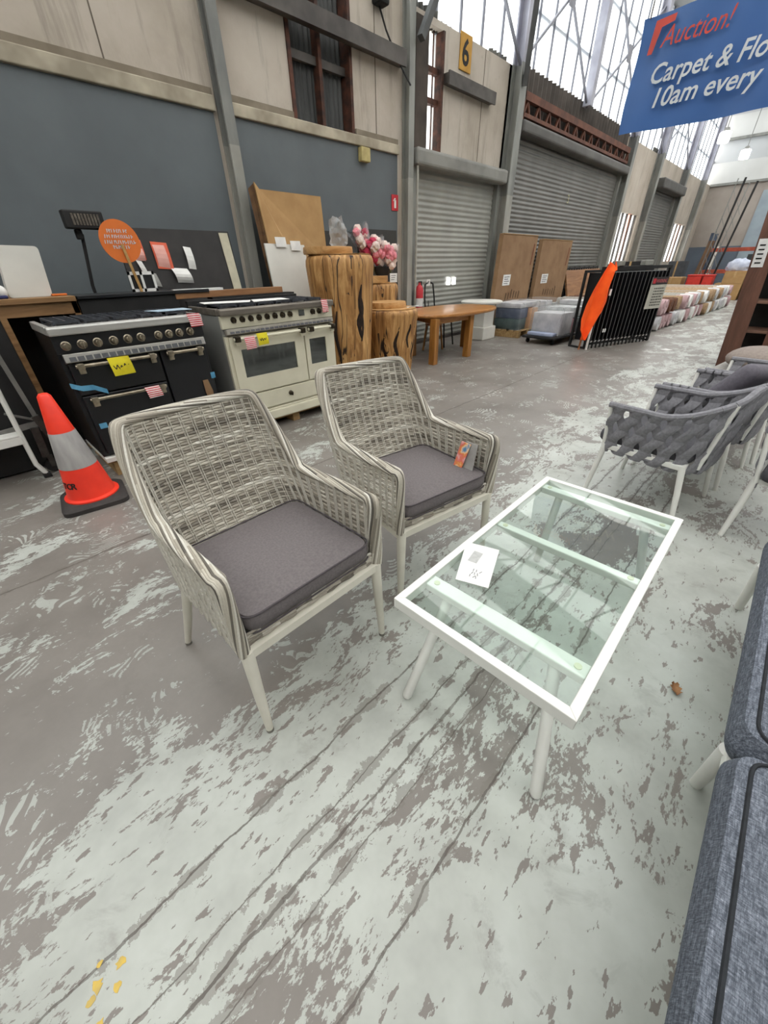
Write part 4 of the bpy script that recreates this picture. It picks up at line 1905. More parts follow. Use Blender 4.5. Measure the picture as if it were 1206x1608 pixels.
# black work lamp on a pole
t = thing('work_lamp', 'black work lamp with louvred face on a thin pole by the wall', 'lamp', (1.06, 4.62, 0))
b = BM()
tube(b, [(0, .1, .02), (.0, .1, 1.3), (.05, .04, 1.68)], .014, 8)
obj('pole', b, BLACKM, t, True)
b = BM()
for a in (0, 2.1, 4.2):
    tube(b, [(0, .1, .35), (.28 * math.cos(a), .1 + .28 * math.sin(a), .01)], .01, 6)
obj('tripod_foot', b, BLACKM, t)
b = BM()
box(b, -.06, .23, -.06, .03, 1.71, 1.835, .01)
hd = obj('lamp_head', b, BLACKM, t)
b = BM()
for k in range(9):
    box(b, -.005 + k * .023, .010 + k * .023, -.066, -.058, 1.735, 1.812)
obj('louvre', b, pm('dull_louvre', '#6d6459', '#453f38', 40, .6), hd)
b = BM()
box(b, -.0, .05, -.0, .05, 1.64, 1.71, .008)
obj('bracket', b, BLACKM, t)

# round orange sign on a stick
t = thing('paddle_sign', 'round orange paddle sign on a wooden stick behind the black cooker', 'sign', (1.27, 4.22, 1.2505))
b = BM()
bmesh.ops.create_cone(b, cap_ends=True, segments=40, radius1=.148, radius2=.148, depth=.008)
bmesh.ops.transform(b, matrix=Matrix.Translation((-.01, 0, .36)) @ Matrix.Rotation(R(90), 4, 'X'), verts=b.verts)
obj('disc', b, ORANGE, t)
b = BM()
bar(b, (-.01, -.012, .34), (.03, -.012, .001), .02, .012, (0, 1, 0))
obj('stick', b, pm('pale_stick', '#b78f56', '#9c7643', 12, .7), t)
# white lettering is too blurred in the photo to read: rows of strokes
b = BM()
rr = random.Random(12)
for row, (z, w_) in enumerate(((.43, .15), (.393, .21), (.356, .23), (.322, .12))):
    x = -w_ / 2 - .01
    while x < w_ / 2 - .01:
        k = rr.uniform(.010, .016)
        bar(b, (x, -.0055, z - .012), (x + rr.uniform(-.004, .006), -.0055, z + .012), .0055, .001, (0, 1, 0))
        if rr.random() < .6:
            bar(b, (x, -.0055, z + rr.choice((-.01, 0, .01))), (x + k * .8, -.0055, z + rr.choice((-.01, 0, .01))), .0045, .001, (0, 1, 0))
        x += k + .004
obj('lettering', b, BWHITE, t)

# dark splashback leaning behind, with papers stuck on it
t = thing('splashback', 'large black panel with pale edge strip leaning behind the cookers', 'panel', (1.36, 4.52, 1.0))
b = BM()
poly(b, [(-.04, 0, .0), (1.08, 0, .0), (1.08, .1, .735), (-.0, .1, .735)], (0, .03, 0))
obj('board', b, pm('soft_black_board', '#2f2c2b', '#242221', 8, .6), t)
b = BM()
poly(b, [(.985, -.004, .02), (1.078, -.004, .02), (1.06, .088, .72), (.965, .088, .72)], (0, .004, 0))
obj('edge_strip', b, pm('pale_cream_strip', '#c8c2ab', '#b8b29b', 8, .6), t)


def pin(name, label, x0, x1, z0, z1, m, cat='paper', skew=.0, y=None, curl=.012):
    """paper stuck on the leaning dark panel"""
    bm_ = BM()
    pv = None
    yc = lambda z: 4.52 + (z - 1.0) * .1 / .735 - .006
    for k in range(6):
        f = k / 5
        z = z0 + (z1 - z0) * f
        yy = yc(z) - curl * math.sin(PI * f) * .6 - .003
        row = (bm_.verts.new((x0 + skew * (1 - f), yy, z)), bm_.verts.new((x1 + skew * (1 - f), yy - .006, z - .01)))
        if pv:
            bm_.faces.new((pv[0], pv[1], row[1], row[0]))
        pv = row
    c = Vector(((x0 + x1) / 2, yc((z0 + z1) / 2), (z0 + z1) / 2))
    bmesh.ops.translate(bm_, vec=-c, verts=bm_.verts)
    o = obj(name, bm_, m, None, False, c)
    return solo(o, label, cat)


pin('paper_note', 'orange-red slip with pink print on the dark panel beside the paddle sign', 1.43, 1.54, 1.50, 1.655, ORSIGN)
pin('paper_note', 'pink sheet below the orange-red slip behind the paddle sign', 1.445, 1.53, 1.49, 1.60, PINKPAPER, curl=.03)
pin('paper_note', 'orange-red edged note in the middle of the dark panel', 1.62, 1.765, 1.42, 1.635, ORSIGN)
pin('paper_note', 'pink sheet on the orange-red note in the middle of the dark panel', 1.632, 1.735, 1.43, 1.62, PINKPAPER, curl=.03)
pin('paper_note', 'white crumpled sheet hanging low on the dark panel', 1.735, 1.89, 1.30, 1.425, PAPER, skew=.03, curl=.05)
pin('paper_note', 'tall narrow white slip at the upper right of the dark panel', 1.915, 1.985, 1.415, 1.60, PAPER, curl=.03)
pin('paper_note', 'twisted white slip under the pink sheet on the dark panel', 1.445, 1.49, 1.34, 1.49, PAPER, skew=.03, curl=.03)
pin('paper_note', 'small grey slip low on the dark panel', 1.53, 1.58, 1.28, 1.39, pm('grey_paper', '#a9a8a4', '#97968f', 10, .8), skew=.02)
t = thing('wire_frame', 'white twin-pane frame leaning on the dark panel behind the stick', 'frame', (1.335, 4.235, 1.2505))
b = BM()
for q in ((-.10, .11, 0, .022), (-.10, .11, .125, .15), (-.10, -.082, 0, .15), (.092, .11, 0, .15), (-.005, .015, 0, .15)):
    box(b, q[0], q[1], -.012, .0, q[2], q[3])
obj('frame', b, PAPER, t)
b = BM()
box(b, -.08, .09, -.004, .0, .02, .13)
obj('dark_pane', b, BLACKM, t)

# folding trolley frame on the left edge
t = thing('folding_trolley', 'white folding trolley frame on castors at the left edge beside the cone', 'trolley', (-.02, 3.88, 0))
for dx, dy in ((0, 0), (.0, .04)):
    b = BM()
    tube(b, [(.085 + dx, .05 + dy, .035), (.055 + dx, .05 + dy, .12), (.075 + dx, .05 + dy, .72), (.09, .05 + dy, 1.0)], .017, 8)
    obj('front_leg', b, WHITEALU, t, True)
    b = BM()
    tube(b, [(.085 + dx - .62, .05 + dy, .035), (.055 + dx - .6, .05 + dy, .12), (.075 + dx - .6, .05 + dy, .72), (.09 - .6, .05 + dy, 1.0)], .017, 8)
    obj('front_leg', b, WHITEALU, t, True)
b = BM()
box(b, -.56, .06, .03, .06, .30, .36, .006)
box(b, -.56, .05, .03, .25, .36, .375, .004)
obj('platform', b, WHITEALU, t)
b = BM()
bar(b, (.21, .16, .34), (.17, .16, 1.05), .03, .02)
bar(b, (.21, .16, .42), (.04, .14, .52), .018, .015)
bar(b, (-.5, .16, .34), (.2, .16, .40), .025, .04)
obj('grey_strut', b, pm('grey_strut', '#7f7d79', '#6b6965', 10, .5), t)
b = BM()
bar(b, (.20, .15, .46), (.235, .15, .28), .05, .03)
bar(b, (.16, .13, .38), (.14, .12, .14), .05, .03)
bar(b, (.235, .17, .32), (.24, .17, .16), .03, .02)
obj('hinge', b, pm('dark_hinge', '#4d4a46', '#383532', 14, .4, .5), t)
for x, y in ((.16, .14), (-.5, .14)):
    b = BM()
    lathe(b, [(.0, -.014), (.05, -.014), (.055, -.008), (.055, .008), (.05, .014), (0, .014)], 20)
    bmesh.ops.transform(b, matrix=Matrix.Translation((x, y, .056)) @ Matrix.Rotation(R(90), 4, 'X') @ Matrix.Rotation(R(0), 4, 'Y'), verts=b.verts)
    cs = obj('castor', b, BLACKM, t, True)
    b = BM()
    box(b, x - .02, x + .02, y - .025, y - .016, .05, .15, .003)
    obj('castor_fork', b, MATS['dark_hinge'], cs)
b = BM()
box(b, .06, .115, .03, .07, 0, .04, .008)
box(b, .06 - .62, .115 - .62, .03, .07, 0, .04, .008)
obj('rubber_foot', b, BLACKM, t)

# tall cardboard sheet and white sheet leaning on the wall
t = thing('cardboard_sheet', 'tall flattened cardboard box with torn edge leaning beside the steel post', 'cardboard', (3.68, 5.02, 0))
b = BM()
front = [(-.50, -.28, .0), (.52, -.28, .0), (.56, .1, 1.35), (.52, .15, 1.5), (.535, .21, 2.2), (-.40, .21, 2.21), (-.47, .19, 2.27)]
poly(b, front, (0, .02, 0))
obj('front_panel', b, CARD, t)
b = BM()
ring = [(-.50, -.27, 0), (-.50, -.20, 0), (-.53, .0, .9), (-.505, .13, 1.6), (-.53, .19, 2.0), (-.50, .22, 2.26), (-.47, .20, 2.265), (-.465, .17, 2.0), (-.45, .1, 1.6), (-.46, 0, 1.0)]
poly(b, [(-.50, -.28, 0), (-.56, -.17, 0), (-.56, .2, 2.2), (-.50, .2, 2.24), (-.47, .21, 2.26)], (.012, .006, 0))
obj('torn_side', b, CARDD, t)
b = BM()
poly(b, [(-.40, .21, 2.205), (.535, .21, 2.2), (.53, .27, 2.2), (-.39, .27, 2.2)], (0, 0, .006))
obj('top_fold', b, CARD, t)
t = thing('white_sheet', 'plain white sheet standing before the tall cardboard', 'panel', (3.33, 4.80, 0))
b = BM()
poly(b, [(-.30, -.12, .0), (.31, -.12, .0), (.28, .1, 1.645), (-.30, .1, 1.655)], (0, .02, 0))
obj('sheet', b, WHITE, t)
for x0, lab in ((-.155, 'white price ticket over the top edge of the white sheet, nearer the post'), (.06, 'white price ticket at the right end of the white sheet')):
    b = BM()
    z = 1.62 if x0 < 0 else 1.585
    poly(b, [(x0, .07, z), (x0 + .15, .07, z), (x0 + .15, .085, z + .10), (x0, .085, z + .10)], (0, .004, 0))
    o = obj('price_ticket', b, PAPER, None, False, (3.33, 4.80, 0))
    solo(o, lab, 'ticket')
# dark board right of the cardboard
b = BM()
poly(b, [(5.06, 5.39, 0), (6.02, 5.39, 0), (5.98, 5.44, 1.9), (5.08, 5.44, 1.9)], (0, .03, 0))
solo(obj('dark_board', b, pm('charcoal_board', '#33322f', '#272624', 2, .6)), 'tall charcoal board leaning on the wall behind the log planters', 'panel')
b = BM()
poly(b, [(4.35, 5.39, 0), (5.04, 5.39, 0), (5.02, 5.44, 1.85), (4.37, 5.44, 1.85)], (0, .03, 0))
solo(obj('dark_board', b, MATS['charcoal_board']), 'second charcoal board leaning on the wall behind the wrapped bouquets', 'panel')
# wall fittings
b = BM()
box(b, 5.19, 5.37, YW - .1, YW - .02, 2.70, 2.86, .01)
solo(obj('junction_box', b, pm('yellowed_plastic', '#b7a870', '#a0925d', 10, .6)), 'yellowed junction box high on the slate wall under the ledge', 'box')
t = thing('fire_sign', 'small red fire extinguisher sign on the slate wall by the post', 'sign', (5.98, YW - .025, 2.275))
b = BM()
box(b, -.08, .08, -.006, 0, -.105, .105, .002)
obj('plate', b, SIGNRED, t)
b = BM()
box(b, -.022, .022, -.009, -.006, -.07, .035, .006)
box(b, -.012, .012, -.009, -.006, .04, .06, .002)
bar(b, (-.01, -.0075, .055), (-.045, -.0075, .02), .008, .003, (0, 1, 0))
obj('pictogram', b, PAPER, t)
t = thing('fire_extinguisher', 'red fire extinguisher low beside the first roller shutter', 'extinguisher', (6.52, YW - .16, 0))
b = BM()
lathe(b, [(0, .58), (.07, .58), (.075, .6), (.075, 1.0), (.05, 1.06), (.025, 1.08), (.02, 1.12), (0, 1.12)], 20)
obj('cylinder', b, SIGNRED, t, True)
b = BM()
lathe(b, [(.076, .72), (.0765, .86)], 20)
obj('label_band', b, PAPER, t, True)
b = BM()
box(b, -.02, .06, -.015, .015, 1.1, 1.14, .004)
tube(b, [(.05, 0, 1.1), (.1, 0, 1.0), (.09, 0, .75)], .01, 8)
obj('valve', b, BLACKM, t)
b = BM()
box(b, -.05, .05, .07, .14, .56, .6)
obj('bracket', b, BLACKM, t)
t = thing('number_sign', 'ochre number 6 sign on the concrete above the first shutter', 'sign', (7.74, YW - .012, 4.31))
b = BM()
box(b, -.16, .17, -.006, .01, -.2, .22, .003)
obj('plate', b, SIGNY, t)
text('digit', '6', .42, INK, t, (-.11, -.008, -.13), bold=.008)

# ================================================================== LOG PLANTERS AND BOUQUETS
def stump(label, loc, r0, r1, h, seed, lid):
    t = thing('log_pedestal', label, 'log', loc, 0)
    r = random.Random(seed)
    ph = [r.uniform(0, 6) for _ in range(5)]

    def fn(a, z):
        return 1 + .035 * math.sin(3 * a + ph[0]) + .02 * math.sin(7 * a + ph[1] + z) + .012 * math.sin(13 * a + ph[2]) + .008 * math.sin(23 * a + ph[3] + 2 * z)
    b = BM()
    prof = [(0, 0), (r0, 0)]
    for k in range(1, 13):
        f = k / 12
        prof.append((r0 + (r1 - r0) * (f ** 1.1), h * .93 * f))
    prof += [(r1 * .985, h * .965), (r1 * .94, h * .99), (r1 * .86, h), (0, h)]
    lathe(b, prof, 64, (0, 0, 0), fn)
    body = obj('trunk', b, STUMP, t, True)
    b = BM()
    lathe(b, [(0, h + .001), (r1 * .9, h + .001), (r1 * .9, h + .006), (0, h + .008)], 48, (0, 0, 0), lambda a, z: fn(a, h))
    obj('cut_face', b, STUMPTOP, t)
    # deep splits down the side
    for k in range(5):
        a = -PI / 2 + r.uniform(-1.2, 1.2)
        z0 = r.uniform(.2, .5) * h
        z1 = z0 + r.uniform(.25, .45) * h
        b = BM()
        pv = None
        for j in range(9):
            z = z0 + (z1 - z0) * j / 8
            f = z / (h * .93)
            rr_ = (r0 + (r1 - r0) * min(f, 1) ** 1.1)
            aa = a + .06 * math.sin(j * .8 + k)
            wd = .008 + .016 * math.sin(PI * j / 8)
            row = []
            for da, dr in ((-wd / rr_, .0), (0, .003), (wd / rr_, .0)):
                q = rr_ * fn(aa + da, z) + dr + .002
                row.append(b.verts.new((math.cos(aa + da) * q, math.sin(aa + da) * q, z)))
            if pv:
                for i in range(2):
                    b.faces.new((pv[i], pv[i + 1], row[i + 1], row[i]))
            pv = row
        obj('split', b, pm('dark_wood_split', '#2d1c10', '#1d120a', 20, .9), body)
    b = BM()
    lx, ly, lr, lh = lid
    lathe(b, [(0, 0), (lr, 0), (lr * 1.02, lh * .3), (lr, lh), (0, lh + .002)], 40, (lx, ly, h + .0085), lambda a, z: 1 + .03 * math.sin(3 * a + ph[4]))
    obj('lid', b, STUMPTOP, t, True)
    return t


stump('tallest polished log pedestal, right of the cream cooker', (3.60, 4.2, 0), .32, .405, 1.52, 1, (-.10, .1, .29, .07))
stump('middle-sized log pedestal behind, carrying wrapped bouquets', (5.02, 5.03, 0), .30, .355, 1.17, 2, (-.12, .0, .28, .09))
stump('shortest log pedestal, beside the round oak table', (4.47, 4.2, 0), .32, .42, .89, 3, (.02, .08, .27, .07))


def price(label, loc, rz, w_=.15, h=.1, lean=0):
    b = BM()
    box(b, -w_ / 2, w_ / 2, -.004, .004, 0, h, .001)
    o = obj('price_ticket', b, PAPER, None, False, loc, (lean, 0, rz))
    for k in range(3):
        bb = BM()
        box(bb, -w_ * .36, w_ * (.3 - .1 * k), -.0055, -.004, h * (.72 - .22 * k), h * (.78 - .22 * k))
        obj('print_line', bb, INK, o)
    return solo(o, label, 'ticket')


price('white price ticket standing on the middle log pedestal under the bouquets', (5.12, 4.72, 1.178), R(-8), .14, .12)
price('white price ticket lying over the front edge of the shortest log pedestal', (4.66, 3.93, .902), R(8), .30, .012)


def bouquet(label, loc, tip, base_r, seed, cols):
    """cone of clear wrap with blossoms at its open end"""
    t = thing('wrapped_bouquet', label, 'bouquet', loc, 0)
    r = random.Random(seed)
    d = Vector(tip)
    dn = d.normalized()
    s = dn.cross(Vector((0, 1, 0))).normalized()
    u = s.cross(dn)
    b = BM()
    rings = []
    n = 22
    for k in range(6):
        f = k / 5
        rad = .03 + (base_r - .03) * f
        rings.append([b.verts.new(dn * d.length * f + (s * math.cos(2 * PI * j / n) + u * math.sin(2 * PI * j / n)) * rad * (1 + (.25 * f * math.sin(j * 2.3 + k) if k > 3 else .06 * math.sin(j * 3)))) for j in range(n)])
    for A, B in zip(rings, rings[1:]):
        for j in range(n):
            b.faces.new((A[j], A[(j + 1) % n], B[(j + 1) % n], B[j]))
    obj('clear_wrap', b, pane_mat('cellophane', '#ffffff', .78, '#d8dadd'), t, True)
    for k in range(30):
        f = r.uniform(.30, 1.0)
        a = r.uniform(0, 6.28)
        q = base_r * f * r.uniform(.2, .85)
        c = dn * d.length * f + (s * math.cos(a) + u * math.sin(a)) * q
        b = BM()
        bmesh.ops.create_icosphere(b, subdivisions=2, radius=.055)
        for v in b.verts:
            kx = 1 + .22 * math.sin(9 * v.co.x / .055 + k) * math.cos(8 * v.co.z / .055)
            v.co = v.co * kx + c
        obj('blossom', b, r.choice(cols), t, True)
    b = BM()
    for k in range(6):
        a = k * 1.05
        tube(b, [Vector((0, 0, .0)) + dn * .01, dn * d.length * .6 + (s * math.cos(a) + u * math.sin(a)) * .05], .006, 5)
    obj('stems', b, GREEN, t)
    return t


bouquet('wrapped bouquet of pink and crimson flowers leaning highest over the log pedestals', (5.06, 5.03, 1.27), (-.36, .03, .60), .15, 1, [PINKF, REDF, PINKF, WHITEF])
bouquet('wrapped bouquet of crimson and cream flowers leaning between the other two', (5.12, 4.93, 1.27), (-.20, .02, .46), .15, 2, [REDF, PINKF, WHITEF])
bouquet('wrapped bouquet of pale pink flowers lowest and furthest from the cardboard', (5.18, 4.84, 1.27), (-.02, -.02, .40), .13, 3, [PINKF, WHITEF, PINKF])
b = BM()
lathe(b, [(0, 0), (.10, 0), (.14, .12), (.12, .12), (.09, .02), (0, .02)], 20)
vz = obj('black_bowl', b, BLACKM, None, True, (5.12, 4.95, 1.269))
solo(vz, 'small black bowl on the middle log pedestal holding the bouquets', 'bowl')
b = BM()
rr = random.Random(8)
bmesh.ops.create_icosphere(b, subdivisions=3, radius=.13)
for v in b.verts:
    v.co = Vector((v.co.x * 1.0, v.co.y * .6, v.co.z * 1.3)) * rr.uniform(.7, 1.2)
solo(obj('plastic_wrap', b, pane_mat('crumpled_wrap', '#ffffff', .6, '#c9ced2'), None, False, (3.75, 4.38, 1.74)), 'crumpled clear plastic wrap on top of the tallest log pedestal', 'wrap')

# ================================================================== TABLES BEHIND
t = thing('dining_table', 'round-edged honey oak table beside the shortest log pedestal', 'table', (6.20, 4.40, 0))
b = BM()
o_ = []
for k in range(48):
    a = 2 * PI * k / 48
    ca, sa = math.cos(a), math.sin(a)
    o_.append((1.06 * math.copysign(abs(ca) ** .8, ca), .62 * math.copysign(abs(sa) ** .8, sa)))
loops = [[b.verts.new((x * s_, y * s_, z)) for x, y in o_] for z, s_ in ((.69, .97), (.705, .995), (.725, 1), (.738, .992), (.741, .97))]
for A, B in zip(loops, loops[1:]):
    for k in range(48):
        b.faces.new((A[k], A[(k + 1) % 48], B[(k + 1) % 48], B[k]))
b.faces.new(loops[0][::-1])
b.faces.new(loops[-1])
obj('tabletop', b, OAK, t, True)
lp = [(-.86, -.36), (.04, -.42), (.84, .18), (-.50, .40)]
b = BM()
for i in range(4):
    a, c = lp[i], lp[(i + 1) % 4]
    bar(b, (a[0], a[1], .645), (c[0], c[1], .645), .025, .09)
obj('apron', b, OAK, t)
for x, y in lp:
    b = BM()
    box(b, x - .055, x + .055, y - .055, y + .055, 0, .69, .008)
    obj('leg', b, OAKZ, t)


def stick_chair(label, loc, rz, metal):
    t = thing('dining_chair', label, 'chair', loc, rz)
    m = BLACKM if metal else OAKZ
    if metal:
        b = BM()
        pts = [(-.2, .2, .45), (-.21, .25, .85), (-.17, .27, 1.08), (0, .275, 1.13), (.17, .27, 1.08), (.21, .25, .85), (.2, .2, .45)]
        tube(b, pts, .016, 8)
        obj('back_frame', b, m, t, True)
        b = BM()
        tube(b, [(0, .25, .46), (0, .27, .80)], .008, 6)
        obj('spindle', b, m, t)
    else:
        b = BM()
        box(b, -.2, .2, .2, .22, .60, .70, .005)
        obj('backrest', b, m, t)
        for x in (-.19, .19):
            b = BM()
            bar(b, (x, .19, .44), (x, .22, .70), .03, .03)
            obj('back_post', b, m, t)
    b = BM()
    box(b, -.22, .22, -.2, .22, .43, .46, .012)
    obj('seat', b, m, t)
    for sx in (-1, 1):
        for sy in (-1, 1):
            b = BM()
            tube(b, [(sx * .18, sy * .17, .43), (sx * .22, sy * .22, 0)], .015 if metal else .02, 8)
            obj('leg', b, m, t)
    return t


stick_chair('black metal chair behind the oak table with a ticket on its back', (6.85, 5.06, 0), R(12), True)
stick_chair('pale wooden chair pushed under the far side of the oak table', (6.68, 5.1, 0), R(160), False) if False else None
price('white ticket taped to the back of the black metal chair', (6.75, 5.31, 1.06), R(8), .13, .1)
t = thing('stool', 'slim wooden stool standing under the oak table', 'stool', (6.38, 4.85, 0))
b = BM()
lathe(b, [(0, .44), (.16, .44), (.165, .46), (.15, .475), (0, .475)], 24)
obj('seat', b, OAK, t, True)
for x, y in ((-.15, -.12), (.15, -.12), (.15, .12), (-.15, .12)):
    b = BM()
    tube(b, [(x * .7, y * .7, .44), (x, y, 0)], .018, 8)
    obj('leg', b, OAKZ, t, True)

t = thing('pedestal_table', 'white oval pedestal table right behind the oak table', 'table', (8.05, 4.88, 0))
b = BM()
lathe(b, [(0, .69), (.40, .69), (.43, .705), (.43, .73), (.40, .742), (0, .744)], 40, (0, 0, 0))
obj('tabletop', b, WHITE, t, True)
b = BM()
box(b, -.13, .27, -.18, .18, .25, .69, .01)
obj('column', b, WHITE, t)
b = BM()
box(b, -.20, .30, -.24, .22, 0, .25, .015)
obj('base', b, WHITE, t)

# ================================================================== CARTONS AND BOARDS AT THE SHUTTERS
def flat_box(label, x0, x1, y0, y1, h, tx, m=CARD2, mark=True):
    """flat carton leaning on the shutter"""
    t = thing('flat_carton', label, 'carton', ((x0 + x1) / 2, (y0 + y1) / 2, 0))
    cx, cy = (x0 + x1) / 2, (y0 + y1) / 2
    hw = (x1 - x0) / 2
    a = (y1 - y0) / 2
    sh = -.40
    b = BM()
    poly(b, [(-hw + sh, -a, 0), (hw + sh, -a, 0), (hw, a, h), (-hw, a, h)], (0, .10, .02))
    obj('carton', b, m, t)

    def P(fx, fz):
        return (-hw + 2 * hw * fx + sh * (1 - fz), -a + 2 * a * fz, h * fz)
    b = BM()
    q = [P(.16, .50), P(.36, .50), P(.36, .61), P(.16, .61)]
    poly(b, [(p[0], p[1] - .004, p[2]) for p in q], (0, -.003, 0))
    lb = obj('shipping_label', b, PAPER, t)
    b = BM()
    for k in range(4):
        z = .52 + k * .022
        p, r_ = P(.19, z), P(.30 + .03 * (k % 2), z)
        bar(b, (p[0], p[1] - .009, p[2]), (r_[0], r_[1] - .009, r_[2]), .001, .012)
    obj('label_print', b, INK, lb)
    b = BM()
    rr = random.Random(int(x0 * 10))
    for k in range(6):
        fx = .3 + k * .075
        p, r_ = P(fx, .33 + rr.uniform(0, .03)), P(fx + .01, .43 + rr.uniform(-.02, .03))
        bar(b, (p[0], p[1] - .006, p[2]), (r_[0], r_[1] - .006, r_[2]), .035, .002, (0, 1, 0))
    obj('marker_strokes', b, pm('dull_print', '#55402c', '#483523', 20, .9), t)
    b = BM()
    p, r_ = P(.9, .70), P(.93, .92)
    bar(b, (p[0], p[1] - .005, p[2]), (r_[0], r_[1] - .005, r_[2]), .05, .002, (0, 1, 0))
    obj('print_mark', b, pm('faded_red_print', '#7c4a33', '#6f4029', 20, .9), t)
    b = BM()
    q = [P(0, 1.0), P(1, 1.0)]
    bar(b, (q[0][0], q[0][1] + .02, q[0][2] + .012), (q[1][0], q[1][1] + .02, q[1][2] + .012), .06, .012)
    obj('taped_edge', b, CARD, t)
    return t


flat_box('tall flat carton leaning on the shutter, the one nearer the oak table', 9.1, 10.75, 5.0, 5.14, 1.92, 0)
flat_box('tall flat carton leaning on the shutter, the one nearer the tan board', 11.05, 12.9, 5.0, 5.14, 1.86, 0)
b = BM()
poly(b, [(13.0, 4.92, .25), (16.0, 4.92, .25), (15.9, 5.25, 1.18), (13.1, 5.25, 1.18)], (0, .05, .0))
poly(b, [(13.2, 5.05, .0), (13.4, 5.05, .0), (13.4, 5.05, .26), (13.2, 5.05, .26)], (0, .1, .0))
poly(b, [(15.0, 5.05, .0), (15.3, 5.05, .0), (15.3, 5.05, .26), (15.0, 5.05, .26)], (0, .1, .0))
solo(obj('tan_board', b, OAKBOARD), 'wide tan wooden board leaning on the second shutter behind the cart', 'board')
t = thing('slatted_rail', 'low dark slatted rail standing behind the tan board', 'rail', (14.5, 5.36, 0))
b = BM()
box(b, -1.5, 1.5, -.02, .02, 1.2, 1.24)
box(b, -1.5, 1.5, -.02, .02, .1, .14)
obj('rail', b, BLACKM, t)
for k in range(16):
    b = BM()
    box(b, -1.48 + k * .196, -1.45 + k * .196, -.015, .015, 0 if k in (0, 15) else .141, 1.199 + (.05 if k % 2 else .0))
    obj('slat', b, BLACKM, t)


def pallet(label, cx, cy, w_, d, rz=0):
    t = thing('pallet', label, 'pallet', (cx, cy, 0), rz)
    for k in range(5):
        b = BM()
        y = -d / 2 + k * (d - .1) / 4
        box(b, -w_ / 2, w_ / 2, y, y + .1, .125, .145, .002)
        obj('deck_board', b, PINE, t)
    for x in (-w_ / 2 + .05, 0, w_ / 2 - .05):
        b = BM()
        box(b, x - .05, x + .05, -d / 2, d / 2, 0, .1245, .004)
        obj('bearer', b, PINE, t)
    return t


pallet('pine pallet under wrapped goods before the nearer flat carton', 9.0, 4.55, .85, .72)
pallet('pine pallet under wrapped goods between the two flat cartons', 10.05, 4.5, .9, .72)


def goods(name, label, loc, pieces, wrap=None, rz=0):
    t = thing(name, label, 'goods', loc, rz)
    for nm, q, m in pieces:
        b = BM()
        box(b, *q, .015)
        obj(nm, b, m, t, True)
    if wrap:
        b = BM()
        box(b, *wrap, .04, seg=3)
        rr_ = random.Random(len(label))
        bmesh.ops.subdivide_edges(b, edges=list(b.edges), cuts=2, use_grid_fill=True)
        for v in b.verts:
            v.co += Vector((rr_.uniform(-.01, .01), rr_.uniform(-.01, .01), rr_.uniform(-.01, .012)))
        obj('stretch_wrap', b, PLASTIC, t, True)
    return t


goods('wrapped_goods', 'shrink-wrapped grey and tan goods on the pallet nearest the white pedestal table', (9.0, 4.55, .146),
      [('carton', (-.38, -.05, -.3, .3, 0, .22), GREENG), ('tan_bag', (.0, .38, -.34, .3, 0, .40), pm('peach_bag', '#c59a74', '#aa7f5b', 8, .6)), ('blue_pack', (-.36, -.02, -.3, .3, .225, .42), pm('dim_blue_pack', '#5d6578', '#4b5366', 8, .6)),
       ('white_sheet', (-.38, .36, -.3, .3, .425, .52), WRAP)], (-.41, .40, -.37, .36, .0, .54))
goods('wrapped_goods', 'shrink-wrapped white and green goods on the pallet between the flat cartons', (10.05, 4.50, .146),
      [('green_tray', (-.36, .36, -.33, .33, 0, .18), pm('olive_tray', '#8c8f6c', '#767958', 8, .7)), ('white_pack', (-.32, .02, -.3, .3, .185, .50), WRAP), ('grey_pack', (.05, .34, -.3, .3, .185, .44), pm('grey_pack', '#9a9a98', '#83837f', 8, .6))],
      (-.40, .39, -.37, .36, .0, .53))
t = thing('platform_cart', 'low black platform cart loaded with wrapped stock by the orange cloth', 'cart', (8.95, 3.48, 0), R(-4))
b = BM()
box(b, -.85, .85, -.34, .36, .10, .15, .02)
obj('deck', b, BLACKM, t)
for x in (-.72, .72):
    for y in (-.26, .28):
        b = BM()
        lathe(b, [(0, -.02), (.045, -.02), (.05, 0), (.045, .02), (0, .02)], 16)
        bmesh.ops.transform(b, matrix=Matrix.Translation((x, y, .05)) @ Matrix.Rotation(R(90), 4, 'X'), verts=b.verts)
        obj('wheel', b, BLACKM, t, True)
goods('wrapped_goods', 'clear-wrapped white and dark green stock riding on the platform cart', (8.95, 3.48, .151),
      [('white_bag', (-.62, -.12, -.3, .3, 0, .40), WRAP), ('red_pack', (-.11, .06, -.31, .3, 0, .26), pm('pinkish_red_pack', '#a86f78', '#b98c92', 6, .6)), ('green_box', (.07, .72, -.3, .3, 0, .28), GREENG),
       ('white_pack', (-.11, .70, -.28, .3, .285, .47), pm('bright_pack', '#cfd0cf', '#a7aaa9', 6, .5)), ('pale_sheet', (-.80, -.64, -.28, .28, 0, .06), pm('lilac_sheet', '#a9b2cb', '#96a0bb', 6, .6)), ('lid_pack', (.35, .70, -.2, .28, .475, .56), WRAP)],
      (-.65, .76, -.335, .34, 0, .50), R(-4))

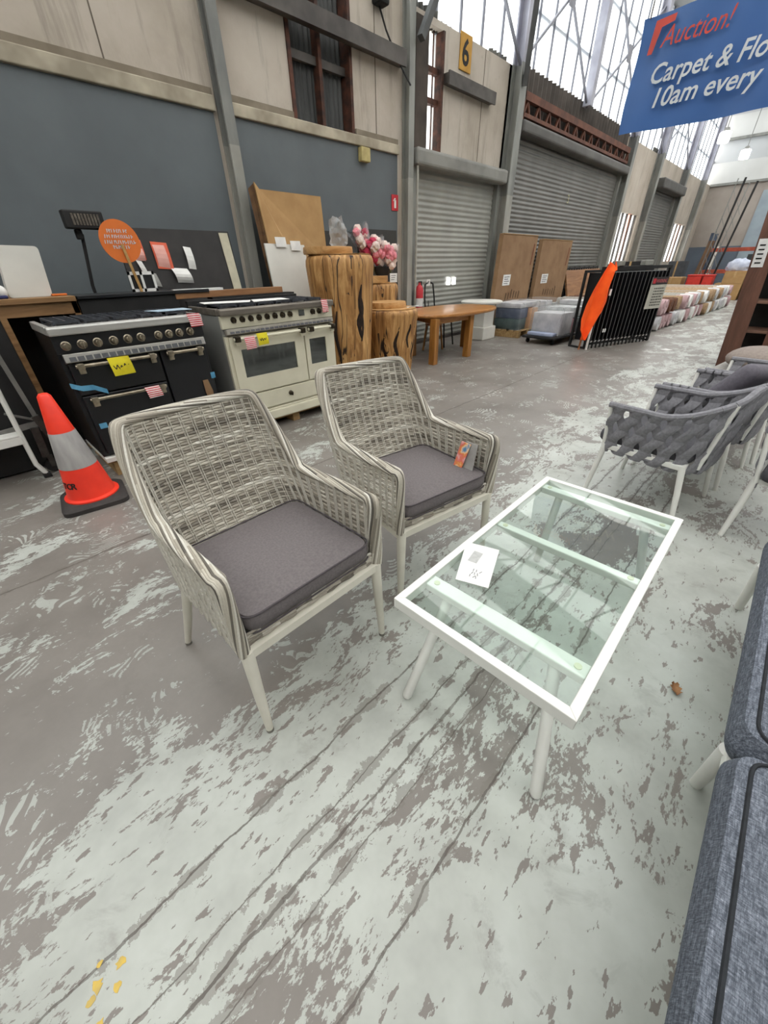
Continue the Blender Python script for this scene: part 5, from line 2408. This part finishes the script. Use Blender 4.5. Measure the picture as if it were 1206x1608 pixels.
# ================================================================== DISPLAY RACK, ORANGE CLOTH
RA, RB = Vector((8.16, 2.60, 0)), Vector((9.86, 1.96, 0))
RD = (RB - RA).normalized()
RN = Vector((-RD.y, RD.x, 0))
ang = math.atan2(RD.y, RD.x)
t = thing('panel_rack', 'rack of upright black panels with a white notice on its end', 'rack', RA, ang)
LN = (RB - RA).length
b = BM()
box(b, -.02, LN + .02, .02, .06, 1.26, 1.31, .005)
box(b, -.02, LN + .02, .36, .40, 1.22, 1.26, .005)
box(b, -.02, LN + .02, .02, .06, .06, .10, .005)
for x in (-.02, LN - .02):
    box(b, x, x + .04, .02, .06, 0, 1.26, .004)
    box(b, x, x + .04, .36, .40, 0, 1.22, .004)
    box(b, x, x + .04, .06, .36, .0, .03, .004)
obj('frame', b, BLACKM, t)
n = 17
for k in range(n):
    x = .06 + k * (LN - .12) / (n - 1)
    b = BM()
    box(b, x - .012, x + .012, -.02, .34, .13, 1.22, .003)
    pn = obj('panel', b, BLACK, t)
    b = BM()
    box(b, x - .013, x - .008, -.024, -.0201, .13, 1.22)
    obj('edge_trim', b, pm('grey_panel_edge', '#6d6d6b', '#59595a', 10, .5), pn)
    b = BM()
    box(b, x - .010, x + .010, -.0, .02, .0, .128)
    obj('panel_foot', b, BLACKM, pn)
b = BM()
for x in (.25, 1.0):
    box(b, x, x + .22, .0, .1, 1.315, 1.39, .01)
obj('top_bracket', b, pm('grey_bracket', '#8b8b84', '#77776f', 8, .6), t)
b = BM()
box(b, .30, .33, -.035, -.0245, .27, .33, .002)
box(b, .35, .38, -.035, -.0245, .27, .33, .002)
obj('white_clip', b, PAPER, t)
t = thing('warning_notice', 'white notice with red and black heading hung on the black panel rack', 'sign', RA + RD * 1.28, ang)
b = BM()
box(b, .0, .46, -.045, -.036, .60, 1.12, .002)
obj('plate', b, pm('off_white_notice', '#bfbcb0', '#aaa79b', 6, .6), t)
b = BM()
box(b, .005, .455, -.048, -.0452, 1.0, 1.12)
obj('heading_band', b, pm('dark_heading', '#2a2426', '#1f1a1c', 8, .6), t)
b = BM()
box(b, .02, .10, -.051, -.0483, 1.02, 1.10)
obj('red_block', b, SIGNRED, t)
text('heading', 'WARNING', .085, pm('dull_red_lettering', '#c0676a', '#b2565a', 8, .6), t, (.115, -.0495, 1.03), wid=.31)
b = BM()
rr = random.Random(3)
for k in range(7):
    z = .94 - k * .046
    x = .12
    while x < .40:
        ww = rr.uniform(.02, .06)
        box(b, x, min(x + ww, .42), -.0475, -.0452, z - .012, z + .008)
        x += ww + .014
obj('text_lines', b, pm('grey_small_print', '#55534d', '#464440', 20, .8), t)
# orange cloth over the rack end
t = thing('orange_cloth', 'fluorescent orange cloth hanging from the near end of the panel rack', 'cloth', RA, ang)
b = BM()
OUT = [(.0, 1.36), (-.05, 1.25), (-.14, 1.0), (-.24, .75), (-.28, .55), (-.26, .38), (-.14, .22), (-.02, .38), (.10, .62), (.16, .80), (.145, .95), (.165, 1.1), (.15, 1.36), (.07, 1.18)]
cols_ = 15
rows = 26


def edge_x(z, side):
    L = [(1.38, -.02), (1.25, -.12), (1.0, -.28), (.75, -.42), (.55, -.48), (.38, -.44), (.2, -.30)] if side < 0 else [(1.38, .15), (1.1, .165), (.95, .15), (.80, .16), (.62, .10), (.38, -.12), (.2, -.28)]
    for (za, xa), (zb, xb) in zip(L, L[1:]):
        if za >= z >= zb:
            f = (za - z) / (za - zb)
            return xa + (xb - xa) * f
    return L[-1][1]


grid = []
for j in range(rows + 1):
    z = 1.38 - (1.38 - .2) * j / rows
    a, c = edge_x(z, -1), edge_x(z, 1)
    row = []
    for i in range(cols_ + 1):
        f = i / cols_
        zz = z - (.12 * math.exp(-((f - .45) / .12) ** 2) if j < 3 else 0) * (1 - j / 3)
        y = -.09 - .05 * math.sin(f * 9 + z * 2.5) - .02 * math.sin(f * 17 + z * 5) - .03 * math.sin(PI * f)
        row.append(b.verts.new((a + (c - a) * f, y, zz)))
    grid.append(row)
for j in range(rows):
    for i in range(cols_):
        b.faces.new((grid[j][i], grid[j][i + 1], grid[j + 1][i + 1], grid[j + 1][i]))
obj('cloth', b, VEST, t, True)
b = BM()
box(b, .115, .155, -.115, -.10, .88, .98)
obj('care_label', b, PAPER, t)
b = BM()
tube(b, [(-.0, -.03, 1.33), (.16, -.03, 1.335)], .012, 8)
tube(b, [(.07, -.03, 1.335), (.07, .04, 1.30)], .01, 6)
obj('hook_bar', b, BLACKM, t)
b = BM()
tube(b, [RA - RD * .14 + RN * .04, RA - RD * .06 + Vector((0, 0, .9)) + RN * .05], .018, 8)
solo(obj('wooden_pole', b, pm('reddish_pole', '#a4683f', '#8c5632', 8, .6)), 'reddish wooden pole leaning by the orange cloth', 'pole')
b = BM()
tube(b, [RA - RD * .05 + RN * -.05, RA + RD * .02 + Vector((0, 0, .55)) - RN * .0], .02, 8)
solo(obj('white_pole', b, WHITEALU), 'short white pole standing under the tip of the orange cloth', 'pole')
b = BM()
poly(b, [(8.95, 1.55, .001), (9.08, 1.48, .001), (9.0, 1.36, .001), (8.87, 1.43, .001)], (0, 0, .002))
solo(obj('floor_paper', b, PAPER), 'white scrap of paper on the floor of the aisle by the panel rack', 'paper')

# ================================================================== CARPET ROLLS ALONG THE AISLE
rr = random.Random(21)
first = {}


def roll(x, y, z, L, r_, m, mm, label):
    key = (m.name, mm.name, round(L, 1))
    if key not in first:
        b = BM()
        tube(b, [(0, .06, 0), (0, L, 0)], r_, 14)
        o = obj('carpet_roll', b, m, None, True)
        b = BM()
        lathe(b, [(.02, 0), (r_ * .55, -.01), (r_ * .98, .0), (r_ * 1.05, .10), (r_ * 1.02, .28)], 14)
        bmesh.ops.transform(b, matrix=Matrix.Rotation(R(-90), 4, 'X'), verts=b.verts)
        obj('wrapped_end', b, mm, o, True)
        first[key] = o
        o.location = (x, y, z)
    else:
        o = first[key].copy()
        COL.objects.link(o)
        o.location = (x, y, z)
        for ch in first[key].children:
            c = ch.copy()
            COL.objects.link(c)
            c.parent = o
    return solo(o, label, 'carpet roll', 'carpet rolls stacked along the aisle')


ORD = ('first second third fourth fifth sixth seventh eighth ninth tenth eleventh twelfth thirteenth fourteenth fifteenth sixteenth seventeenth eighteenth nineteenth twentieth '
       'twenty-first twenty-second twenty-third twenty-fourth twenty-fifth twenty-sixth').split()
kinds = [(CARPETW, PAPER, 'pale grey carpet roll with white end'), (CARPETT, WRAP, 'tan carpet roll with whitish end'),
         (CARPETT, CARPETT, 'plain tan carpet roll'), (CARPETW, CARPETP, 'pale grey carpet roll with pink end')]
x = 11.3
rowx = []
while x < 19.3:
    m, mm, lab = kinds[rr.randrange(4)]
    y = 2.16 - (x - 11.3) * .052
    roll(x, y + rr.uniform(-.05, .05), .158, 2.4, .15, m, mm, lab + ', ' + ORD[len(rowx)] + ' from the black panel rack in lower row')
    rowx.append((x, y))
    x += .322
for i in range(len(rowx) - 1):
    x, y = rowx[i]
    if i == 4:
        continue
    if i in (2, 3):
        roll(x, y + .02, .476, 2.4, .15, CARPETB, CARPETB, ('dark brown carpet roll on the stack, right behind the black panel rack', 'dark brown carpet roll on the stack, second from the black panel rack')[i - 2])
        continue
    m, mm, lab = kinds[rr.randrange(4)]
    roll(x, y + rr.uniform(-.02, .08), .476, 2.4, .15, m, mm, lab + ', ' + ORD[i] + ' from the black panel rack in upper row')

# cartons and red bins behind the rolls
def carton(label, x0, x1, y0, y1, z0, z1, m=CARD, name='carton'):
    t = thing(name, label, 'carton', ((x0 + x1) / 2, (y0 + y1) / 2, z0))
    hx_, hy_, h = (x1 - x0) / 2, (y1 - y0) / 2, z1 - z0
    b = BM()
    box(b, -hx_, hx_, -hy_, hy_, 0, h, .008)
    obj('body', b, m, t)
    b = BM()
    box(b, -hx_ - .002, -hx_, -.03, .03, h * .5, h)
    box(b, -hx_ - .002, hx_, -.03, .03, h, h + .002)
    obj('tape', b, pm('parcel_tape', '#b8996b', '#a88859', 8, .4), t)
    return t


for i, (y0, y1, z0, z1) in enumerate(((.9, 1.75, 0, .55), (1.85, 2.7, 0, .55), (2.8, 3.7, 0, .4), (3.85, 4.6, 0, .75), (1.0, 1.7, .552, 1.0), (1.85, 2.5, .552, .95))):
    carton(('tan carton on the floor at the aisle end, nearest the brown boards', 'tan carton on the floor at the aisle end, second from the brown boards', 'low tan carton on the floor carrying the red bins', 'tall tan carton on the floor by the far shutter',
            'upper tan carton stacked nearest the brown boards', 'upper tan carton stacked beside the red bins')[i], 21.6, 22.5, y0, y1, z0, z1, CARD if i % 2 else pm('light_carton', '#a48a66', '#937a57', 3, .85))
for i, (y0, y1) in enumerate(((3.2, 3.68), (2.82, 3.15))):
    t = thing('red_bin', ('bright red bin on the low carton, the larger of two', 'bright red bin on the low carton, the smaller of two')[i], 'bin', (21.95, (y0 + y1) / 2, .402))
    hy_ = (y1 - y0) / 2
    b = BM()
    box(b, -.3, .3, -hy_, hy_, 0, .40, .03)
    obj('body', b, REDBOX, t)
    b = BM()
    box(b, -.32, .32, -hy_ - .01, hy_ + .01, .4, .44, .01)
    obj('lid', b, REDBOX, t)
b = BM()
bmesh.ops.create_icosphere(b, subdivisions=3, radius=.3)
rr2 = random.Random(5)
for v in b.verts:
    v.co = Vector((v.co.x * .8, v.co.y * 1.3, max(v.co.z, -.14) * .9)) * rr2.uniform(.88, 1.08)
solo(obj('wrapped_bundle', b, pm('blueish_white_wrap', '#c9cfdc', '#a9b0c4', 6, .6), None, True, (22.0, 2.2, 1.10)), 'white wrapped bundle lying on the upper cartons', 'bundle')
# orange pallet racking at the end
t = thing('pallet_racking', 'orange beam pallet racking standing before the end wall', 'racking', (24.5, 2.6, 0))
for z in (1.62, .82):
    b = BM()
    box(b, -.05, .05, -2.2, 1.2, z, z + .13, .005)
    box(b, 1.0, 1.1, -2.2, 1.2, z, z + .13, .005)
    obj('beam', b, RACKOR, t)
for y in (-2.2, 1.2):
    b = BM()
    for x in (0, 1.05):
        box(b, x - .05, x + .05, y - .05, y + .05, 0, 2.3, .005)
    for k in range(5):
        bar(b, (0, y, .2 + k * .4), (1.05, y, .5 + k * .4), .03, .03)
    obj('upright', b, pm('rack_blue', '#3f4a5c', '#344050', 6, .6), t)
carton('rust-brown carton on the orange rack beam', 24.45, 25.5, .6, 1.35, 1.752, 2.1, pm('rust_carton', '#a35c38', '#8d4d2d', 4, .8))
carton('dark carton under the rack beam', 24.45, 25.5, 1.2, 2.3, .952, 1.5, pm('dark_carton', '#3f4243', '#323536', 4, .8))
# two tall lattice poles
for i, (x, y) in enumerate(((22.8, 3.36), (22.8, 3.06))):
    t = thing('lattice_mast', ('tall dark lattice mast behind the cartons, nearer the long wall', 'tall dark lattice mast behind the cartons, nearer the end door')[i], 'mast', (x, y, 0))
    b = BM()
    tube(b, [(0, 0, 0), (.1, -.20 - .1 * i, 3.9 - .15 * i)], .035, 8)
    obj('main_pole', b, BLACKM, t)
    b = BM()
    tube(b, [(0, .22, 0), (.1, .02 - .1 * i, 3.9 - .15 * i)], .018, 6)
    obj('side_pole', b, STEEL, t)
    b = BM()
    for k in range(8):
        z0 = .25 + k * .42
        f = z0 / 3.9
        bar(b, (.1 * f, -.2 * f, z0), (.1 * f, .22 - .2 * f, z0 + .42), .018, .018, (1, 0, 0))
    obj('lacing', b, STEEL, t)
b = BM()
bar(b, (23.4, 3.75, 0), (23.8, 3.62, 2.0), .22, .05, (1, 0, 0))
solo(obj('timber_plank', b, pm('mid_brown_plank', '#6f5237', '#5b422b', 4, .7)), 'brown plank leaning upright beside the lattice masts', 'plank')
# dark goods under the two bright windows
for i, (x, m) in enumerate(((17.7, BLACKM), (18.6, CARD), (25.0, pm('slate_goods', '#4a4c50', '#3c3e42', 4, .7)))):
    carton(('dark carton under the first bright window', 'tan carton under the first bright window', 'slate carton under the second bright window')[i], x, x + .7, 4.5, 5.2, 0, (1.35, 1.15, 1.3)[i], m)

# ================================================================== BROWN CABINET BOARDS ON THE RIGHT
t = thing('brown_shelving', 'tall dark brown shelving unit at the right edge with a white label', 'shelving', (8.0, .22, 0))
b = BM()
poly(b, [(-.12, .36, 0), (-.12, .14, 0), (0.0, .30, 1.92), (0.0, .52, 1.92)], (.035, 0, 0))
obj('side_panel', b, DARKWOOD, t)
b = BM()
poly(b, [(-.1, -.08, 0), (-.1, -.42, 0), (0.02, -.30, 1.92), (0.02, .06, 1.92)], (.035, 0, 0))
obj('side_panel', b, DARKWOOD, t)
b = BM()
poly(b, [(.45, .36, 0), (.45, -.42, 0), (.5, -.3, 1.92), (.5, .5, 1.92)], (.02, 0, 0))
obj('back_panel', b, BLACKM, t)
for z in (.12, .48, .85, 1.25, 1.65):
    b = BM()
    box(b, -.03, .44, -.30, .30 + .06 * z, z, z + .035, .004)
    obj('shelf', b, pm('shelf_edge_brown', '#7a5a48', '#67493a', 4, .6), t)
b = BM()
poly(b, [(-.045, .445, 1.28), (-.045, .32, 1.28), (-.028, .35, 1.60), (-.028, .475, 1.60)], (-.004, 0, 0))
lb = obj('paper_label', b, PAPER, t)
for k in range(5):
    b = BM()
    z = 1.33 + k * .05
    bar(b, (-.05 + k * .0025, .425 + k * .005, z), (-.05 + k * .0025, .36 + k * .006, z), .002, .016)
    obj('label_print', b, INK, lb)

# ================================================================== HANGING BANNER AND LAMPS
t = thing('hanging_banner', 'blue auction banner with red and white lettering hanging over the aisle', 'banner', (5.0, 1.78, 2.37))
b = BM()
nx, nz = 40, 16
g_ = []
for j in range(nz + 1):
    f = j / nz
    row = []
    for i in range(nx + 1):
        y = -i * 2.6 / nx
        zb = -.02 * math.sin(min(-y, 1.0) * 2.2)
        z = zb + (.69 - zb) * f + .0
        dx = .012 * math.sin(y * 7 + f * 2) + .008 * math.sin(y * 15 + f * 4) + .02 * math.exp(y * 6) * (1 - f)
        row.append(b.verts.new((dx, y + .012 * math.sin(f * 6) * math.exp(y * 4), z)))
    g_.append(row)
for j in range(nz):
    for i in range(nx):
        b.faces.new((g_[j][i], g_[j][i + 1], g_[j + 1][i + 1], g_[j + 1][i]))
obj('sheet', b, BANNER, t, True)
AX = ((0, -1, 0), (0, 0, 1))
text('red_lettering', 'Auction!', .165, BRED, t, (-.035, -.185, .482), AX, .28, .002, wid=.47)
text('white_lettering', 'Carpet & Floo', .165, BWHITE, t, (-.035, -.165, .275), AX, .2, .002, bold=.002, wid=.84)
text('white_lettering', '10am every W', .165, BWHITE, t, (-.035, -.215, .125), AX, .2, .002, bold=.002, wid=.92)
b = BM()
poly(b, [(-.033, -.10, .46), (-.033, -.135, .46), (-.033, -.165, .60), (-.033, -.25, .615), (-.033, -.255, .655), (-.033, -.115, .645)], (.002, 0, 0))
obj('red_emblem', b, BRED, t)
b = BM()
for y in (-.05, -2.55):
    tube(b, [(0, y, .68), (0, y, 6.6)], .006, 6)
obj('hanging_cord', b, DKSTEEL, t)
LM = emit('lit_lamp_face', '#ffffff', 22)
LMP = 'square pendant lamp hanging lit under the roof'
for i, (x, y, z) in enumerate(((16.2, 3.03, 4.05), (19.4, 2.93, 4.08))):
    t = thing('pendant_lamp', ('lit square pendant lamp nearer the blue banner', 'lit square pendant lamp further from the blue banner, over the aisle end')[i], 'lamp', (x, y, z))
    b = BM()
    lathe(b, [(0, -.1), (.11, -.1), (.125, -.08), (.125, .1), (.1, .12), (0, .12)], 24)
    obj('diffuser', b, LM, t, True)
    b = BM()
    lathe(b, [(0, .121), (.09, .121), (.05, .2), (0, .2)], 20)
    tube(b, [(0, 0, .2), (0, 0, roofz(y) - z - .1)], .01, 6)
    obj('cap', b, STEEL, t)
